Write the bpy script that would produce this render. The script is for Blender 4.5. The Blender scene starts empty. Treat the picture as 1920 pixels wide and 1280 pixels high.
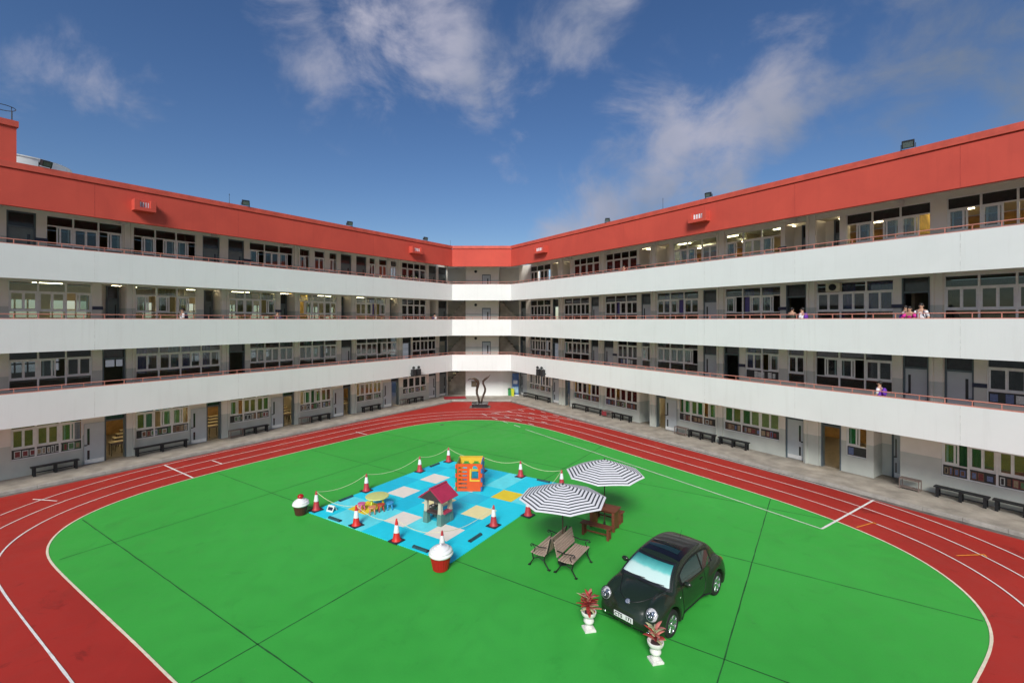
import bpy, bmesh, math, random
import numpy as np
from mathutils import Vector, Matrix
random.seed(7)
R = math.radians
sc = bpy.context.scene
COL = sc.collection

# ------------------------------------------------------------------ camera
H = 7.6
F = 880.0
cam_d = bpy.data.cameras.new("camera")
cam = bpy.data.objects.new("camera", cam_d); COL.objects.link(cam)
cam.location = (0, 0, H); cam.rotation_euler = (R(90), 0, 0)
cam_d.sensor_width = 36; cam_d.lens = 36*F/1920
cam_d.shift_y = -40/1920
cam_d.clip_start = .1; cam_d.clip_end = 4000
sc.camera = cam
sc.view_settings.view_transform = 'Standard'; sc.view_settings.look = 'None'
sc.view_settings.gamma = 1; sc.view_settings.use_curve_mapping = False
sc.view_settings.exposure = 1.4

# ------------------------------------------------------------------ sky
SUN_DIR = Vector((-.13, -.78, .58)).normalized()
w = bpy.data.worlds.new("World"); sc.world = w; w.use_nodes = True
nt = w.node_tree; nd = nt.nodes; lk = nt.links
nd.clear()
out = nd.new('ShaderNodeOutputWorld'); bg = nd.new('ShaderNodeBackground')
lk.new(bg.outputs[0], out.inputs[0]); bg.inputs[1].default_value = 0.09
sky = nd.new('ShaderNodeTexSky'); sky.sky_type = 'NISHITA'; sky.sun_disc = False
sky.sun_elevation = math.asin(SUN_DIR.z); sky.sun_rotation = math.atan2(SUN_DIR.x, SUN_DIR.y)
sky.air_density = 1.0; sky.dust_density = .6; sky.ozone_density = 3.0
tc = nd.new('ShaderNodeTexCoord')
def wmath(op, a, b=None, c=None, clamp=False):
    n = nd.new('ShaderNodeMath'); n.operation = op; n.use_clamp = clamp
    for i, v in enumerate((a, b, c)):
        if v is None: continue
        if isinstance(v, (int, float)): n.inputs[i].default_value = v
        else: lk.new(v, n.inputs[i])
    return n.outputs[0]
def wnoise(scale, detail, rough, dist=0, off=(0, 0, 0), stretch=(1, 1, 1)):
    m = nd.new('ShaderNodeMapping'); lk.new(tc.outputs['Generated'], m.inputs[0])
    m.inputs['Location'].default_value = off; m.inputs['Scale'].default_value = stretch
    n = nd.new('ShaderNodeTexNoise'); lk.new(m.outputs[0], n.inputs[0])
    n.inputs['Scale'].default_value = scale; n.inputs['Detail'].default_value = detail
    n.inputs['Roughness'].default_value = rough; n.inputs['Distortion'].default_value = dist
    return n.outputs[0]
# cloud banks of the day: direction, angular size, strength
BANKS = [(620, 10, .23, .95), (700, 40, .16, .9), (850, 110, .15, 1.0), (925, 135, .09, .8), (760, 60, .14, .5),
         (1080, 80, .14, .85), (1110, 20, .13, .5), (105, 130, .14, .55), (150, 170, .10, .45), (290, 140, .07, .6),
         (1260, 280, .21, .95), (1370, 250, .15, .85), (1450, 205, .13, 1.0), (1250, 350, .18, 1.1), (1110, 385, .14, 1.15),
         (1180, 380, .14, 1.0), (1380, 340, .13, 1.0), (1200, 225, .11, .7), (980, 325, .08, .5), (1330, 110, .12, .55), (1600, 60, .28, .55),
         (1780, 120, .30, .6), (1870, 210, .26, .6), (1700, 190, .22, .45), (985, 250, .07, .3), (390, 40, .07, .35), (1490, 20, .2, .4)]
big = wnoise(5.2, 8, .6, .45, (3.1, .4, 1.7), (1, 1, 1.4))
dist_v = nd.new('ShaderNodeTexNoise'); lk.new(tc.outputs['Generated'], dist_v.inputs[0])
dist_v.inputs['Scale'].default_value = 4.5; dist_v.inputs['Detail'].default_value = 5
dv = nd.new('ShaderNodeVectorMath'); dv.operation = 'MULTIPLY_ADD'
lk.new(dist_v.outputs['Color'], dv.inputs[0]); dv.inputs[1].default_value = (.26, .26, .26)
sub = nd.new('ShaderNodeVectorMath'); sub.operation = 'SUBTRACT'
lk.new(tc.outputs['Generated'], sub.inputs[0]); sub.inputs[1].default_value = (.13, .13, .13)
lk.new(sub.outputs[0], dv.inputs[2])
acc = None
for (px, py, sz, st) in BANKS:
    d = Vector(((px-960)/F, 1, (600-py)/F)).normalized()
    vd = nd.new('ShaderNodeVectorMath'); vd.operation = 'DISTANCE'
    lk.new(dv.outputs[0], vd.inputs[0]); vd.inputs[1].default_value = d
    g = wmath('SUBTRACT', 1, wmath('DIVIDE', vd.outputs['Value'], sz*1.08), clamp=True)
    g = wmath('MULTIPLY', g, st)
    acc = g if acc is None else wmath('MAXIMUM', acc, g)
# away from those banks the same broken cloud goes on round the sky
sepd = nd.new('ShaderNodeSeparateXYZ'); lk.new(tc.outputs['Generated'], sepd.inputs[0])
back = wmath('MULTIPLY', wmath('SUBTRACT', .45, sepd.outputs[1], clamp=True), 1.6, clamp=True)
rest = wmath('MULTIPLY', wmath('MULTIPLY', wmath('SUBTRACT', wnoise(2.0, 6, .55, .3), .42, clamp=True), 5, clamp=True), back)
acc = wmath('MAXIMUM', acc, rest)
fine = wmath('MULTIPLY', wmath('SUBTRACT', big, .33, clamp=True), 4.0, clamp=True)
vv = wmath('ADD', acc, wmath('MULTIPLY', wmath('SUBTRACT', big, .5), 2.3))
mr = nd.new('ShaderNodeMapRange'); mr.interpolation_type = 'SMOOTHSTEP'; lk.new(vv, mr.inputs[0])
mr.inputs[1].default_value = .27; mr.inputs[2].default_value = 1.12
gate = wmath('MULTIPLY', acc, 5.0, clamp=True)
mask = wmath('MULTIPLY', wmath('MULTIPLY', mr.outputs[0], gate), .88, clamp=True)
hs = nd.new('ShaderNodeHueSaturation'); hs.inputs['Saturation'].default_value = 1.18; hs.inputs['Hue'].default_value = .508
lk.new(sky.outputs[0], hs.inputs['Color']); hs.inputs['Value'].default_value = .385
cc = nd.new('ShaderNodeValToRGB'); lk.new(wnoise(2.6, 5, .5, 0, (7.3, 2.2, .3)), cc.inputs[0])
cc.color_ramp.elements[0].position = .38; cc.color_ramp.elements[0].color = (.95, 1.15, 1.6, 1)
cc.color_ramp.elements[1].position = .62; cc.color_ramp.elements[1].color = (2.25, 2.2, 2.6, 1)
gm = nd.new('ShaderNodeMapRange'); gm.interpolation_type = 'SMOOTHSTEP'; lk.new(sepd.outputs[0], gm.inputs[0]); gm.inputs[1].default_value = .30; gm.inputs[2].default_value = .66
gcol = nd.new('ShaderNodeMixRGB'); lk.new(gm.outputs[0], gcol.inputs[0]); lk.new(cc.outputs[0], gcol.inputs[1]); gcol.inputs[2].default_value = (.85, 1.0, 1.25, 1)
mx = nd.new('ShaderNodeMixRGB'); lk.new(mask, mx.inputs[0]); lk.new(hs.outputs[0], mx.inputs[1]); lk.new(gcol.outputs[0], mx.inputs[2])
lk.new(mx.outputs[0], bg.inputs[0])

sun_d = bpy.data.lights.new("sun", 'SUN'); sun = bpy.data.objects.new("sun", sun_d); COL.objects.link(sun)
sun_d.energy = 1.5; sun_d.angle = R(20); sun_d.color = (1, .965, .91)
sun.rotation_euler = SUN_DIR.to_track_quat('Z', 'Y').to_euler()

# ------------------------------------------------------------------ materials
def new_mat(name):
    m = bpy.data.materials.new(name); m.use_nodes = True
    return m, m.node_tree, m.node_tree.nodes['Principled BSDF']
def N(nt, t, **kw):
    n = nt.nodes.new(t)
    for k, v in kw.items():
        if hasattr(n, k): setattr(n, k, v)
        else: n.inputs[k].default_value = v
    return n
def ramp(nt, src, stops):
    r = nt.nodes.new('ShaderNodeValToRGB'); e = r.color_ramp.elements
    while len(e) < len(stops): e.new(.5)
    for i, (p, c) in enumerate(stops):
        e[i].position = p; e[i].color = (*c, 1) if len(c) == 3 else c
    nt.links.new(src, r.inputs[0]); return r.outputs[0]
def mat(name, col, rough=.6, metal=0, var=.12, scale=6, bump=0, bscale=60, coat=0, spec=None, stretch=(1, 1, 1), world=False):
    m, t, b = new_mat(name)
    tcn = t.nodes.new('ShaderNodeTexCoord'); mp = t.nodes.new('ShaderNodeMapping')
    if world:
        g = t.nodes.new('ShaderNodeNewGeometry'); t.links.new(g.outputs['Position'], mp.inputs[0])
    else: t.links.new(tcn.outputs['Object'], mp.inputs[0])
    mp.inputs['Scale'].default_value = stretch
    n = N(t, 'ShaderNodeTexNoise', Scale=scale, Detail=6.0, Roughness=.6); t.links.new(mp.outputs[0], n.inputs[0])
    lo = tuple(max(0, c*(1-var)) for c in col); hi = tuple(min(1, c*(1+var)) for c in col)
    t.links.new(ramp(t, n.outputs[0], [(.3, lo), (.7, hi)]), b.inputs['Base Color'])
    b.inputs['Roughness'].default_value = rough; b.inputs['Metallic'].default_value = metal
    b.inputs['Coat Weight'].default_value = coat
    if spec is not None: b.inputs['Specular IOR Level'].default_value = spec
    if bump:
        n2 = N(t, 'ShaderNodeTexNoise', Scale=bscale, Detail=4.0); t.links.new(mp.outputs[0], n2.inputs[0])
        bp = N(t, 'ShaderNodeBump', Strength=bump, Distance=.01); t.links.new(n2.outputs[0], bp.inputs['Height'])
        t.links.new(bp.outputs[0], b.inputs['Normal'])
    return m
def glassmat(name, tint, refl=.12, tintmix=.25):
    m, t, b = new_mat(name); t.nodes.remove(b)
    o = t.nodes['Material Output']
    tr = N(t, 'ShaderNodeBsdfTransparent'); tr.inputs[0].default_value = (*tint, 1)
    gl = N(t, 'ShaderNodeBsdfGlossy'); gl.inputs['Roughness'].default_value = .03
    fr = N(t, 'ShaderNodeFresnel', IOR=1.5)
    ad = N(t, 'ShaderNodeMath', operation='ADD', use_clamp=True); t.links.new(fr.outputs[0], ad.inputs[0]); ad.inputs[1].default_value = refl
    di = N(t, 'ShaderNodeBsdfDiffuse'); di.inputs[0].default_value = (.33, .38, .4, 1)
    m1 = N(t, 'ShaderNodeMixShader'); m1.inputs[0].default_value = tintmix
    t.links.new(tr.outputs[0], m1.inputs[1]); t.links.new(di.outputs[0], m1.inputs[2])
    m2 = N(t, 'ShaderNodeMixShader'); t.links.new(ad.outputs[0], m2.inputs[0])
    t.links.new(m1.outputs[0], m2.inputs[1]); t.links.new(gl.outputs[0], m2.inputs[2])
    t.links.new(m2.outputs[0], o.inputs[0]); return m
def emit(name, col, s):
    m, t, b = new_mat(name)
    b.inputs['Base Color'].default_value = (.8, .8, .8, 1)
    b.inputs['Emission Color'].default_value = (*col, 1); b.inputs['Emission Strength'].default_value = s
    return m

def court_mat(name, base, dark, light, wear):
    """painted acrylic court surface: large mottling, roller marks, stains and fine grain"""
    m, t, b = new_mat(name); L = t.links.new
    g = t.nodes.new('ShaderNodeNewGeometry')
    big = N(t, 'ShaderNodeTexNoise', Scale=.16, Detail=5.0, Roughness=.55); L(g.outputs['Position'], big.inputs[0])
    mid = N(t, 'ShaderNodeTexNoise', Scale=1.4, Detail=8.0, Roughness=.65, Distortion=.4); L(g.outputs['Position'], mid.inputs[0])
    fin = N(t, 'ShaderNodeTexNoise', Scale=45.0, Detail=4.0); L(g.outputs['Position'], fin.inputs[0])
    c1 = ramp(t, big.outputs[0], [(.3, dark), (.5, base), (.72, light)])
    c2 = ramp(t, mid.outputs[0], [(.3, (.93, .93, .93)), (.5, (1, 1, 1)), (.75, (1.05, 1.04, 1.04))])
    mul = N(t, 'ShaderNodeMixRGB', blend_type='MULTIPLY'); mul.inputs[0].default_value = 1
    L(c1, mul.inputs[1]); L(c2, mul.inputs[2])
    st = N(t, 'ShaderNodeTexNoise', Scale=.75, Detail=6.0, Roughness=.7, Distortion=1.2)
    mp = t.nodes.new('ShaderNodeMapping'); mp.inputs['Location'].default_value = (11, 5, 0); L(g.outputs['Position'], mp.inputs[0]); L(mp.outputs[0], st.inputs[0])
    sm = ramp(t, st.outputs[0], [(.60, (0, 0, 0)), (.72, (wear, wear, wear))])
    m3 = N(t, 'ShaderNodeMixRGB'); L(sm, m3.inputs[0]); L(mul.outputs[0], m3.inputs[1]); m3.inputs[2].default_value = (dark[0]*.45, dark[1]*.45, dark[2]*.5, 1)
    f2 = ramp(t, fin.outputs[0], [(.3, (.93, .93, .93)), (.7, (1.05, 1.05, 1.05))])
    m4 = N(t, 'ShaderNodeMixRGB', blend_type='MULTIPLY'); m4.inputs[0].default_value = 1
    L(m3.outputs[0], m4.inputs[1]); L(f2, m4.inputs[2]); L(m4.outputs[0], b.inputs['Base Color'])
    L(ramp(t, mid.outputs[0], [(.3, (.5, .5, .5)), (.7, (.72, .72, .72))]), b.inputs['Roughness'])
    b.inputs['Specular IOR Level'].default_value = .3
    bp = N(t, 'ShaderNodeBump', Strength=.25, Distance=.004); L(fin.outputs[0], bp.inputs['Height']); L(bp.outputs[0], b.inputs['Normal'])
    return m
M = {}
M['green'] = court_mat('green_court_paint', (.044, .40, .052), (.037, .36, .045), (.050, .43, .060), .25)
M['red'] = court_mat('red_track_paint', (.40, .026, .018), (.33, .020, .014), (.44, .031, .021), .75)
M['line'] = mat('white_line_paint', (.78, .76, .72), .6, var=.14, scale=5, world=True)
M['cream_line'] = mat('cream_line_paint', (.78, .70, .52), .6, var=.14, scale=5, world=True)
M['orange_line'] = mat('orange_line_paint', (.75, .28, .03), .6, var=.3, scale=14, world=True)
M['seam'] = mat('dark_green_joint', (.012, .10, .02), .8, var=.5, scale=3, world=True)
M['concrete'] = mat('walkway_concrete', (.34, .31, .26), .8, var=.32, scale=1.3, bump=.3, bscale=30, world=True)
M['gutter'] = mat('gutter_concrete', (.15, .13, .115), .85, var=.4, scale=2.4, bump=.3, world=True)
M['asphalt'] = mat('far_ground_asphalt', (.16, .16, .155), .9, var=.3, scale=.1, world=True)

def band_mat(name, base, streak, blotch, amt):
    """painted render: faint vertical rain streaks and patchy repainting"""
    m, t, b = new_mat(name); L = t.links.new
    tcn = t.nodes.new('ShaderNodeTexCoord')
    mp = t.nodes.new('ShaderNodeMapping'); mp.inputs['Scale'].default_value = (2.2, 2.2, .12); L(tcn.outputs['Object'], mp.inputs[0])
    s = N(t, 'ShaderNodeTexNoise', Scale=1.6, Detail=7.0, Roughness=.7); L(mp.outputs[0], s.inputs[0])
    p = N(t, 'ShaderNodeTexNoise', Scale=.35, Detail=5.0, Roughness=.6, Distortion=.7); L(tcn.outputs['Object'], p.inputs[0])
    c = ramp(t, p.outputs[0], [(.33, blotch), (.6, base)])
    k = ramp(t, s.outputs[0], [(.53, (0, 0, 0)), (.80, (amt, amt, amt))])
    mixn = N(t, 'ShaderNodeMixRGB'); L(k, mixn.inputs[0]); L(c, mixn.inputs[1]); mixn.inputs[2].default_value = (*streak, 1)
    L(mixn.outputs[0], b.inputs['Base Color']); b.inputs['Roughness'].default_value = .75
    f = N(t, 'ShaderNodeTexNoise', Scale=14.0, Detail=5.0); L(tcn.outputs['Object'], f.inputs[0])
    bp = N(t, 'ShaderNodeBump', Strength=.15, Distance=.01); L(f.outputs[0], bp.inputs['Height']); L(bp.outputs[0], b.inputs['Normal'])
    return m
M['white_wall'] = band_mat('white_painted_render', (.72, .74, .725), (.52, .52, .49), (.685, .705, .69), .35)
M['fascia'] = band_mat('red_painted_render', (.58, .074, .046), (.40, .048, .032), (.51, .062, .040), .4)
M['coping_red'] = mat('red_coping_paint', (.54, .08, .05), .6, var=.18, scale=2, world=True)
M['terracotta'] = mat('terracotta_rail_paint', (.52, .21, .16), .5, var=.15, scale=3, world=True)
M['tile_floor'] = mat('terracotta_floor_tile', (.34, .15, .11), .6, var=.2, scale=4, world=True)

def two_tone():
    m, t, b = new_mat('two_tone_corridor_paint'); L = t.links.new
    g = t.nodes.new('ShaderNodeNewGeometry'); sp = t.nodes.new('ShaderNodeSeparateXYZ'); L(g.outputs['Position'], sp.inputs[0])
    md = N(t, 'ShaderNodeMath', operation='MODULO'); L(sp.outputs[2], md.inputs[0]); md.inputs[1].default_value = 3.3
    gt = N(t, 'ShaderNodeMath', operation='GREATER_THAN'); L(md.outputs[0], gt.inputs[0]); gt.inputs[1].default_value = 1.65
    n = N(t, 'ShaderNodeTexNoise', Scale=1.5, Detail=6.0); L(g.outputs['Position'], n.inputs[0])
    lo = ramp(t, n.outputs[0], [(.3, (.52, .55, .50)), (.7, (.60, .63, .57))])
    hi = ramp(t, n.outputs[0], [(.3, (.76, .73, .65)), (.7, (.84, .81, .74))])
    mx = N(t, 'ShaderNodeMixRGB'); L(gt.outputs[0], mx.inputs[0]); L(lo, mx.inputs[1]); L(hi, mx.inputs[2])
    L(mx.outputs[0], b.inputs['Base Color']); b.inputs['Roughness'].default_value = .7
    return m
M['corridor'] = two_tone()
M['ceiling'] = mat('white_ceiling_paint', (.80, .80, .76), .8, var=.08)
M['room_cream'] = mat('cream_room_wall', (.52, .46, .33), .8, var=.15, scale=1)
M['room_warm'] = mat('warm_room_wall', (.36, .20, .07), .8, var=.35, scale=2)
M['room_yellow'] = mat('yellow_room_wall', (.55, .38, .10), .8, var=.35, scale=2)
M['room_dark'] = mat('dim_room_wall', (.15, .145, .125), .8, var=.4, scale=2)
M['room_floor'] = mat('room_floor_vinyl', (.20, .17, .13), .5, var=.2)
M['frame'] = mat('aluminium_window_frame', (.80, .81, .79), .45, metal=.0, var=.08)
M['glass'] = glassmat('window_glass', (.78, .84, .82), .012, .02)
M['door_grey'] = mat('grey_door_paint', (.48, .53, .55), .5, var=.06, scale=2)
M['door_dark'] = mat('dark_green_grey_door', (.16, .20, .20), .5, var=.1)
M['door_frame'] = mat('slate_door_frame', (.10, .135, .155), .5, var=.1)
M['slot'] = mat('dark_door_glass', (.035, .04, .042), .12, var=.2)
M['cur_green'] = mat('green_curtain', (.03, .14, .045), .8, var=.3, scale=8, stretch=(6, 6, 1))
M['cur_purple'] = mat('violet_curtain', (.14, .12, .34), .8, var=.3, scale=8, stretch=(6, 6, 1))
M['cur_yellow'] = mat('yellow_curtain', (.36, .31, .12), .8, var=.3, scale=8, stretch=(6, 6, 1))
M['cur_brown'] = mat('brown_curtain', (.15, .075, .05), .8, var=.3, scale=8, stretch=(6, 6, 1))
M['cur_grey'] = mat('grey_blue_blind', (.28, .33, .37), .8, var=.2, scale=8, stretch=(1, 1, 9))
M['board_dark'] = mat('dark_notice_board', (.045, .05, .045), .7)
M['navy'] = mat('navy_sign_plate', (.02, .025, .06), .4)
M['tube_light'] = emit('fluorescent_tube', (1, .82, .5), 7)
M['papers'] = [mat('paper_'+n, c, .7, var=.35, scale=25) for n, c in (('white', (.62, .66, .62)), ('brown', (.20, .10, .06)), ('maroon', (.22, .05, .05)), ('green', (.10, .22, .10)), ('tan', (.35, .27, .17)), ('blue', (.15, .2, .35)), ('black', (.04, .04, .04)))]
M['black_metal'] = mat('black_metal', (.02, .022, .024), .45, var=.2)
M['black_bench'] = mat('black_painted_bench_wood', (.009, .010, .012), .5, var=.35, scale=9)
M['rack'] = mat('brown_metal_rack', (.20, .15, .13), .5, var=.2)
M['lamp_glass'] = mat('pale_lamp_glass', (.75, .8, .82), .15, var=.05)
M['tank'] = mat('pale_tank_paint', (.72, .76, .74), .6, var=.1, scale=.8)

# ------------------------------------------------------------------ mesh helpers
class MB:
    def __init__(s): s.v = []; s.f = []; s.m = []
    def add(s, vs, fs, mi=0):
        b = len(s.v); s.v += [tuple(v) for v in vs]
        for f in fs: s.f.append([i+b for i in f]); s.m.append(mi)
        return s
    def box(s, x0, x1, y0, y1, z0, z1, mi=0):
        vs = [(x, y, z) for x in (x0, x1) for y in (y0, y1) for z in (z0, z1)]
        return s.add(vs, [(0, 1, 3, 2), (4, 6, 7, 5), (0, 4, 5, 1), (2, 3, 7, 6), (0, 2, 6, 4), (1, 5, 7, 3)], mi)
    def obox(s, c, ax, ay, az, mi=0):
        c = Vector(c); ax = Vector(ax); ay = Vector(ay); az = Vector(az)
        vs = [c+i*ax+j*ay+k*az for i in (-1, 1) for j in (-1, 1) for k in (-1, 1)]
        return s.add(vs, [(0, 1, 3, 2), (4, 6, 7, 5), (0, 4, 5, 1), (2, 3, 7, 6), (0, 2, 6, 4), (1, 5, 7, 3)], mi)
    def prism(s, poly, z0, z1, mi=0):
        n = len(poly)
        vs = [(x, y, z0) for x, y in poly]+[(x, y, z1) for x, y in poly]
        return s.add(vs, [tuple(range(n))[::-1], tuple(range(n, 2*n))]+[(i, (i+1) % n, n+(i+1) % n, n+i) for i in range(n)], mi)
    def extr(s, poly, c, ux, uy, uz, th, mi=0):
        """polygon in plane (ux,uy) at c, thickness th along uz, centred"""
        c = Vector(c); ux = Vector(ux); uy = Vector(uy); uz = Vector(uz); n = len(poly)
        vs = [c+a*ux+b*uy-uz*th/2 for a, b in poly]+[c+a*ux+b*uy+uz*th/2 for a, b in poly]
        return s.add(vs, [tuple(range(n))[::-1], tuple(range(n, 2*n))]+[(i, (i+1) % n, n+(i+1) % n, n+i) for i in range(n)], mi)
    def tube(s, pts, r, n=8, mi=0, flat=1.0, up=None, closed=False):
        pts = [Vector(p) for p in pts]; k = len(pts); base = len(s.v)
        rs = r if isinstance(r, (list, tuple)) else [r]*k
        prev = None
        for i, p in enumerate(pts):
            a = pts[max(i-1, 0)]; b = pts[min(i+1, k-1)]; t = (b-a)
            if t.length < 1e-9: t = Vector((0, 0, 1))
            t.normalize()
            u0 = Vector(up) if up else (prev if prev is not None else (Vector((0, 0, 1)) if abs(t.z) < .9 else Vector((1, 0, 0))))
            x = t.cross(u0)
            if x.length < 1e-6: x = t.cross(Vector((1, 0, 0)))
            x.normalize(); y = x.cross(t).normalized(); prev = y
            for j in range(n):
                a_ = 2*math.pi*j/n
                s.v.append(tuple(p+x*math.cos(a_)*rs[i]+y*math.sin(a_)*rs[i]*flat))
        for i in range(k-1):
            for j in range(n):
                s.f.append([base+i*n+j, base+i*n+(j+1) % n, base+(i+1)*n+(j+1) % n, base+(i+1)*n+j]); s.m.append(mi)
        s.f.append([base+j for j in range(n)][::-1]); s.m.append(mi)
        s.f.append([base+(k-1)*n+j for j in range(n)]); s.m.append(mi)
        return s
    def lathe(s, prof, n=24, c=(0, 0, 0), mi=0, mis=None, cap=True, sx=1, sy=1, rot=0):
        base = len(s.v); k = len(prof)
        for (r, z) in prof:
            for j in range(n):
                a = 2*math.pi*j/n+rot; s.v.append((c[0]+r*math.cos(a)*sx, c[1]+r*math.sin(a)*sy, c[2]+z))
        for i in range(k-1):
            for j in range(n):
                s.f.append([base+i*n+j, base+i*n+(j+1) % n, base+(i+1)*n+(j+1) % n, base+(i+1)*n+j]); s.m.append(mis[i] if mis else mi)
        if cap:
            s.f.append([base+j for j in range(n)][::-1]); s.m.append(mi)
            s.f.append([base+(k-1)*n+j for j in range(n)]); s.m.append(mi)
        return s
    def ell(s, c, r, n=16, k=9, mi=0):
        pr = [(max(1e-4, math.sin(math.pi*i/k)), -math.cos(math.pi*i/k)) for i in range(k+1)]
        base = len(s.v)
        for a, z in pr:
            for j in range(n):
                t = 2*math.pi*j/n
                s.v.append((c[0]+r[0]*a*math.cos(t), c[1]+r[1]*a*math.sin(t), c[2]+r[2]*z))
        for i in range(k):
            for j in range(n):
                s.f.append([base+i*n+j, base+i*n+(j+1) % n, base+(i+1)*n+(j+1) % n, base+(i+1)*n+j]); s.m.append(mi)
        return s
    def build(s, name, mats, parent=None, smooth=False, loc=None, rz=None, bevel=0, kind=None, auto=None):
        me = bpy.data.meshes.new(name); me.from_pydata(s.v, [], s.f)
        if not isinstance(mats, (list, tuple)): mats = [mats]
        for m in mats: me.materials.append(m)
        me.polygons.foreach_set('material_index', s.m)
        bm = bmesh.new(); bm.from_mesh(me); bmesh.ops.recalc_face_normals(bm, faces=bm.faces); bm.to_mesh(me); bm.free()
        if smooth:
            me.polygons.foreach_set('use_smooth', [True]*len(me.polygons))
            if auto: me.set_sharp_from_angle(angle=R(auto))
        o = bpy.data.objects.new(name, me); COL.objects.link(o)
        if parent: o.parent = parent
        if loc: o.location = loc
        if rz is not None: o.rotation_euler = (0, 0, rz)
        if bevel:
            b = o.modifiers.new('bevel', 'BEVEL'); b.width = bevel; b.segments = 2; b.limit_method = 'ANGLE'
        if kind: o['kind'] = kind
        return o
def tag(o, label=None, cat=None, group=None, kind=None):
    if label: o['label'] = label
    if cat: o['category'] = cat
    if group: o['group'] = group
    if kind: o['kind'] = kind
    return o
def empty(name, loc=(0, 0, 0), rz=0, label=None, cat=None, group=None):
    o = bpy.data.objects.new(name, None); COL.objects.link(o); o.empty_display_size = .2
    o.location = loc; o.rotation_euler = (0, 0, rz)
    return tag(o, label, cat, group)
CH = {}
def copy_tree(o, parent=None, loc=None, rz=None, label=None, scale=None):
    allk = {}
    for ob in bpy.data.objects:
        if ob.parent: allk.setdefault(ob.parent.name, []).append(ob)
    def rec(src, par):
        c = src.copy(); COL.objects.link(c); c.parent = par
        for ch in allk.get(src.name, []): rec(ch, c)
        return c
    c = rec(o, parent)
    if loc is not None: c.location = loc
    if rz is not None: c.rotation_euler = (0, 0, rz)
    if label: c['label'] = label
    if scale: c.scale = (scale, scale, scale)
    return c
def G(px, py, z=0.0):
    """ground point that the photograph shows at a pixel"""
    Y = (H-z)*F/(py-600); return Vector(((px-960)/F*Y, Y, z))

# ------------------------------------------------------------------ ground
MB().add([(-1500, -1500, -.03), (1500, -1500, -.03), (1500, 1500, -.03), (-1500, 1500, -.03)], [(0, 1, 2, 3)]).build('ground', M['asphalt'], kind='structure')
A = Vector((-5.6, 44, 0)); B = Vector((-.1, 44, 0))
UL = Vector((-.573, -.8195, 0)).normalized(); UR = Vector((.547, -.837, 0)).normalized()
VL = Vector((-UL.y*-1, 0, 0)); VL = Vector((UL.y, -UL.x, 0)); VR = Vector((-UR.y, UR.x, 0))
def wp(side, s, t, z=0):
    if side == 'L': p = A+UL*s+VL*t
    else: p = B+UR*s+VR*t
    return Vector((p.x, p.y, z))
SL, SR = 40.0, 44.0
CORR = {'L': 2.3, 'R': 2.5}
def miter(side, t, z=0):
    """corner between wing and end wall at setback t"""
    C, V, U = (A, VL, UL) if side == 'L' else (B, VR, UR)
    p = C+V*t; k = (44+t-p.y)/U.y; p = p+U*k
    return Vector((p.x, p.y, z))
g = -.32
poly = [miter('L', g), miter('R', g), wp('R', SR, g), wp('L', SL, g)]
trk = MB().add([(p.x, p.y, 0) for p in poly], [(0, 1, 2, 3)]).build('running_track', M['red'], kind='structure')
for sd, nm in (('L', 'gutter'), ('R', 'gutter')):
    S = SL if sd == 'L' else SR
    q = [miter(sd, g), wp(sd, S, g), wp(sd, S, 0), miter(sd, 0)]
    MB().add([(p.x, p.y, -.006) for p in q], [(0, 1, 2, 3)]).build('gutter', M['gutter'], kind='structure')
q = [miter('L', g), miter('R', g), miter('R', 0), miter('L', 0)]
MB().add([(p.x, p.y, -.006) for p in q], [(0, 1, 2, 3)]).build('gutter', M['gutter'], kind='structure')

bpix = [(328, 1280), (266, 1217), (206, 1163), (147, 1107), (113, 1074), (95, 1056), (84, 1040), (86, 1025), (97, 1008), (116, 989), (150, 969), (200, 947), (266, 922), (362, 896),
        (428, 879), (500, 861), (600, 837.5), (687, 815.5), (775, 796.5), (825, 789.5), (888, 786), (930, 787.5), (963, 791), (997, 797), (1040, 807), (1100, 826),
        (1210, 861), (1300, 888), (1400, 920), (1487, 946), (1570, 977), (1679, 1021), (1735, 1053.6), (1791, 1091.5), (1828, 1124),
        (1848, 1150.6), (1862, 1181.5), (1865, 1204), (1856, 1229), (1825, 1278.5)]
bp = [G(*p) for p in bpix]
bp += [Vector((8.0, 8.6, 0)), Vector((5.6, 7.2, 0)), Vector((2.5, 6.2, 0)), Vector((-.6, 6.1, 0)), Vector((-3.6, 7.55, 0))]
def smooth_closed(pts, it=2, per=6):
    n = len(pts)
    for _ in range(it): pts = [(pts[i-1]+pts[i]*2+pts[(i+1) % n])/4 for i in range(n)]
    o = []
    for i in range(n):
        p0, p1, p2, p3 = pts[i-1], pts[i], pts[(i+1) % n], pts[(i+2) % n]
        for k in range(per):
            t = k/per
            o.append(.5*((2*p1)+(-p0+p2)*t+(2*p0-5*p1+4*p2-p3)*t*t+(-p0+3*p1-3*p2+p3)*t**3))
    return o
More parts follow.
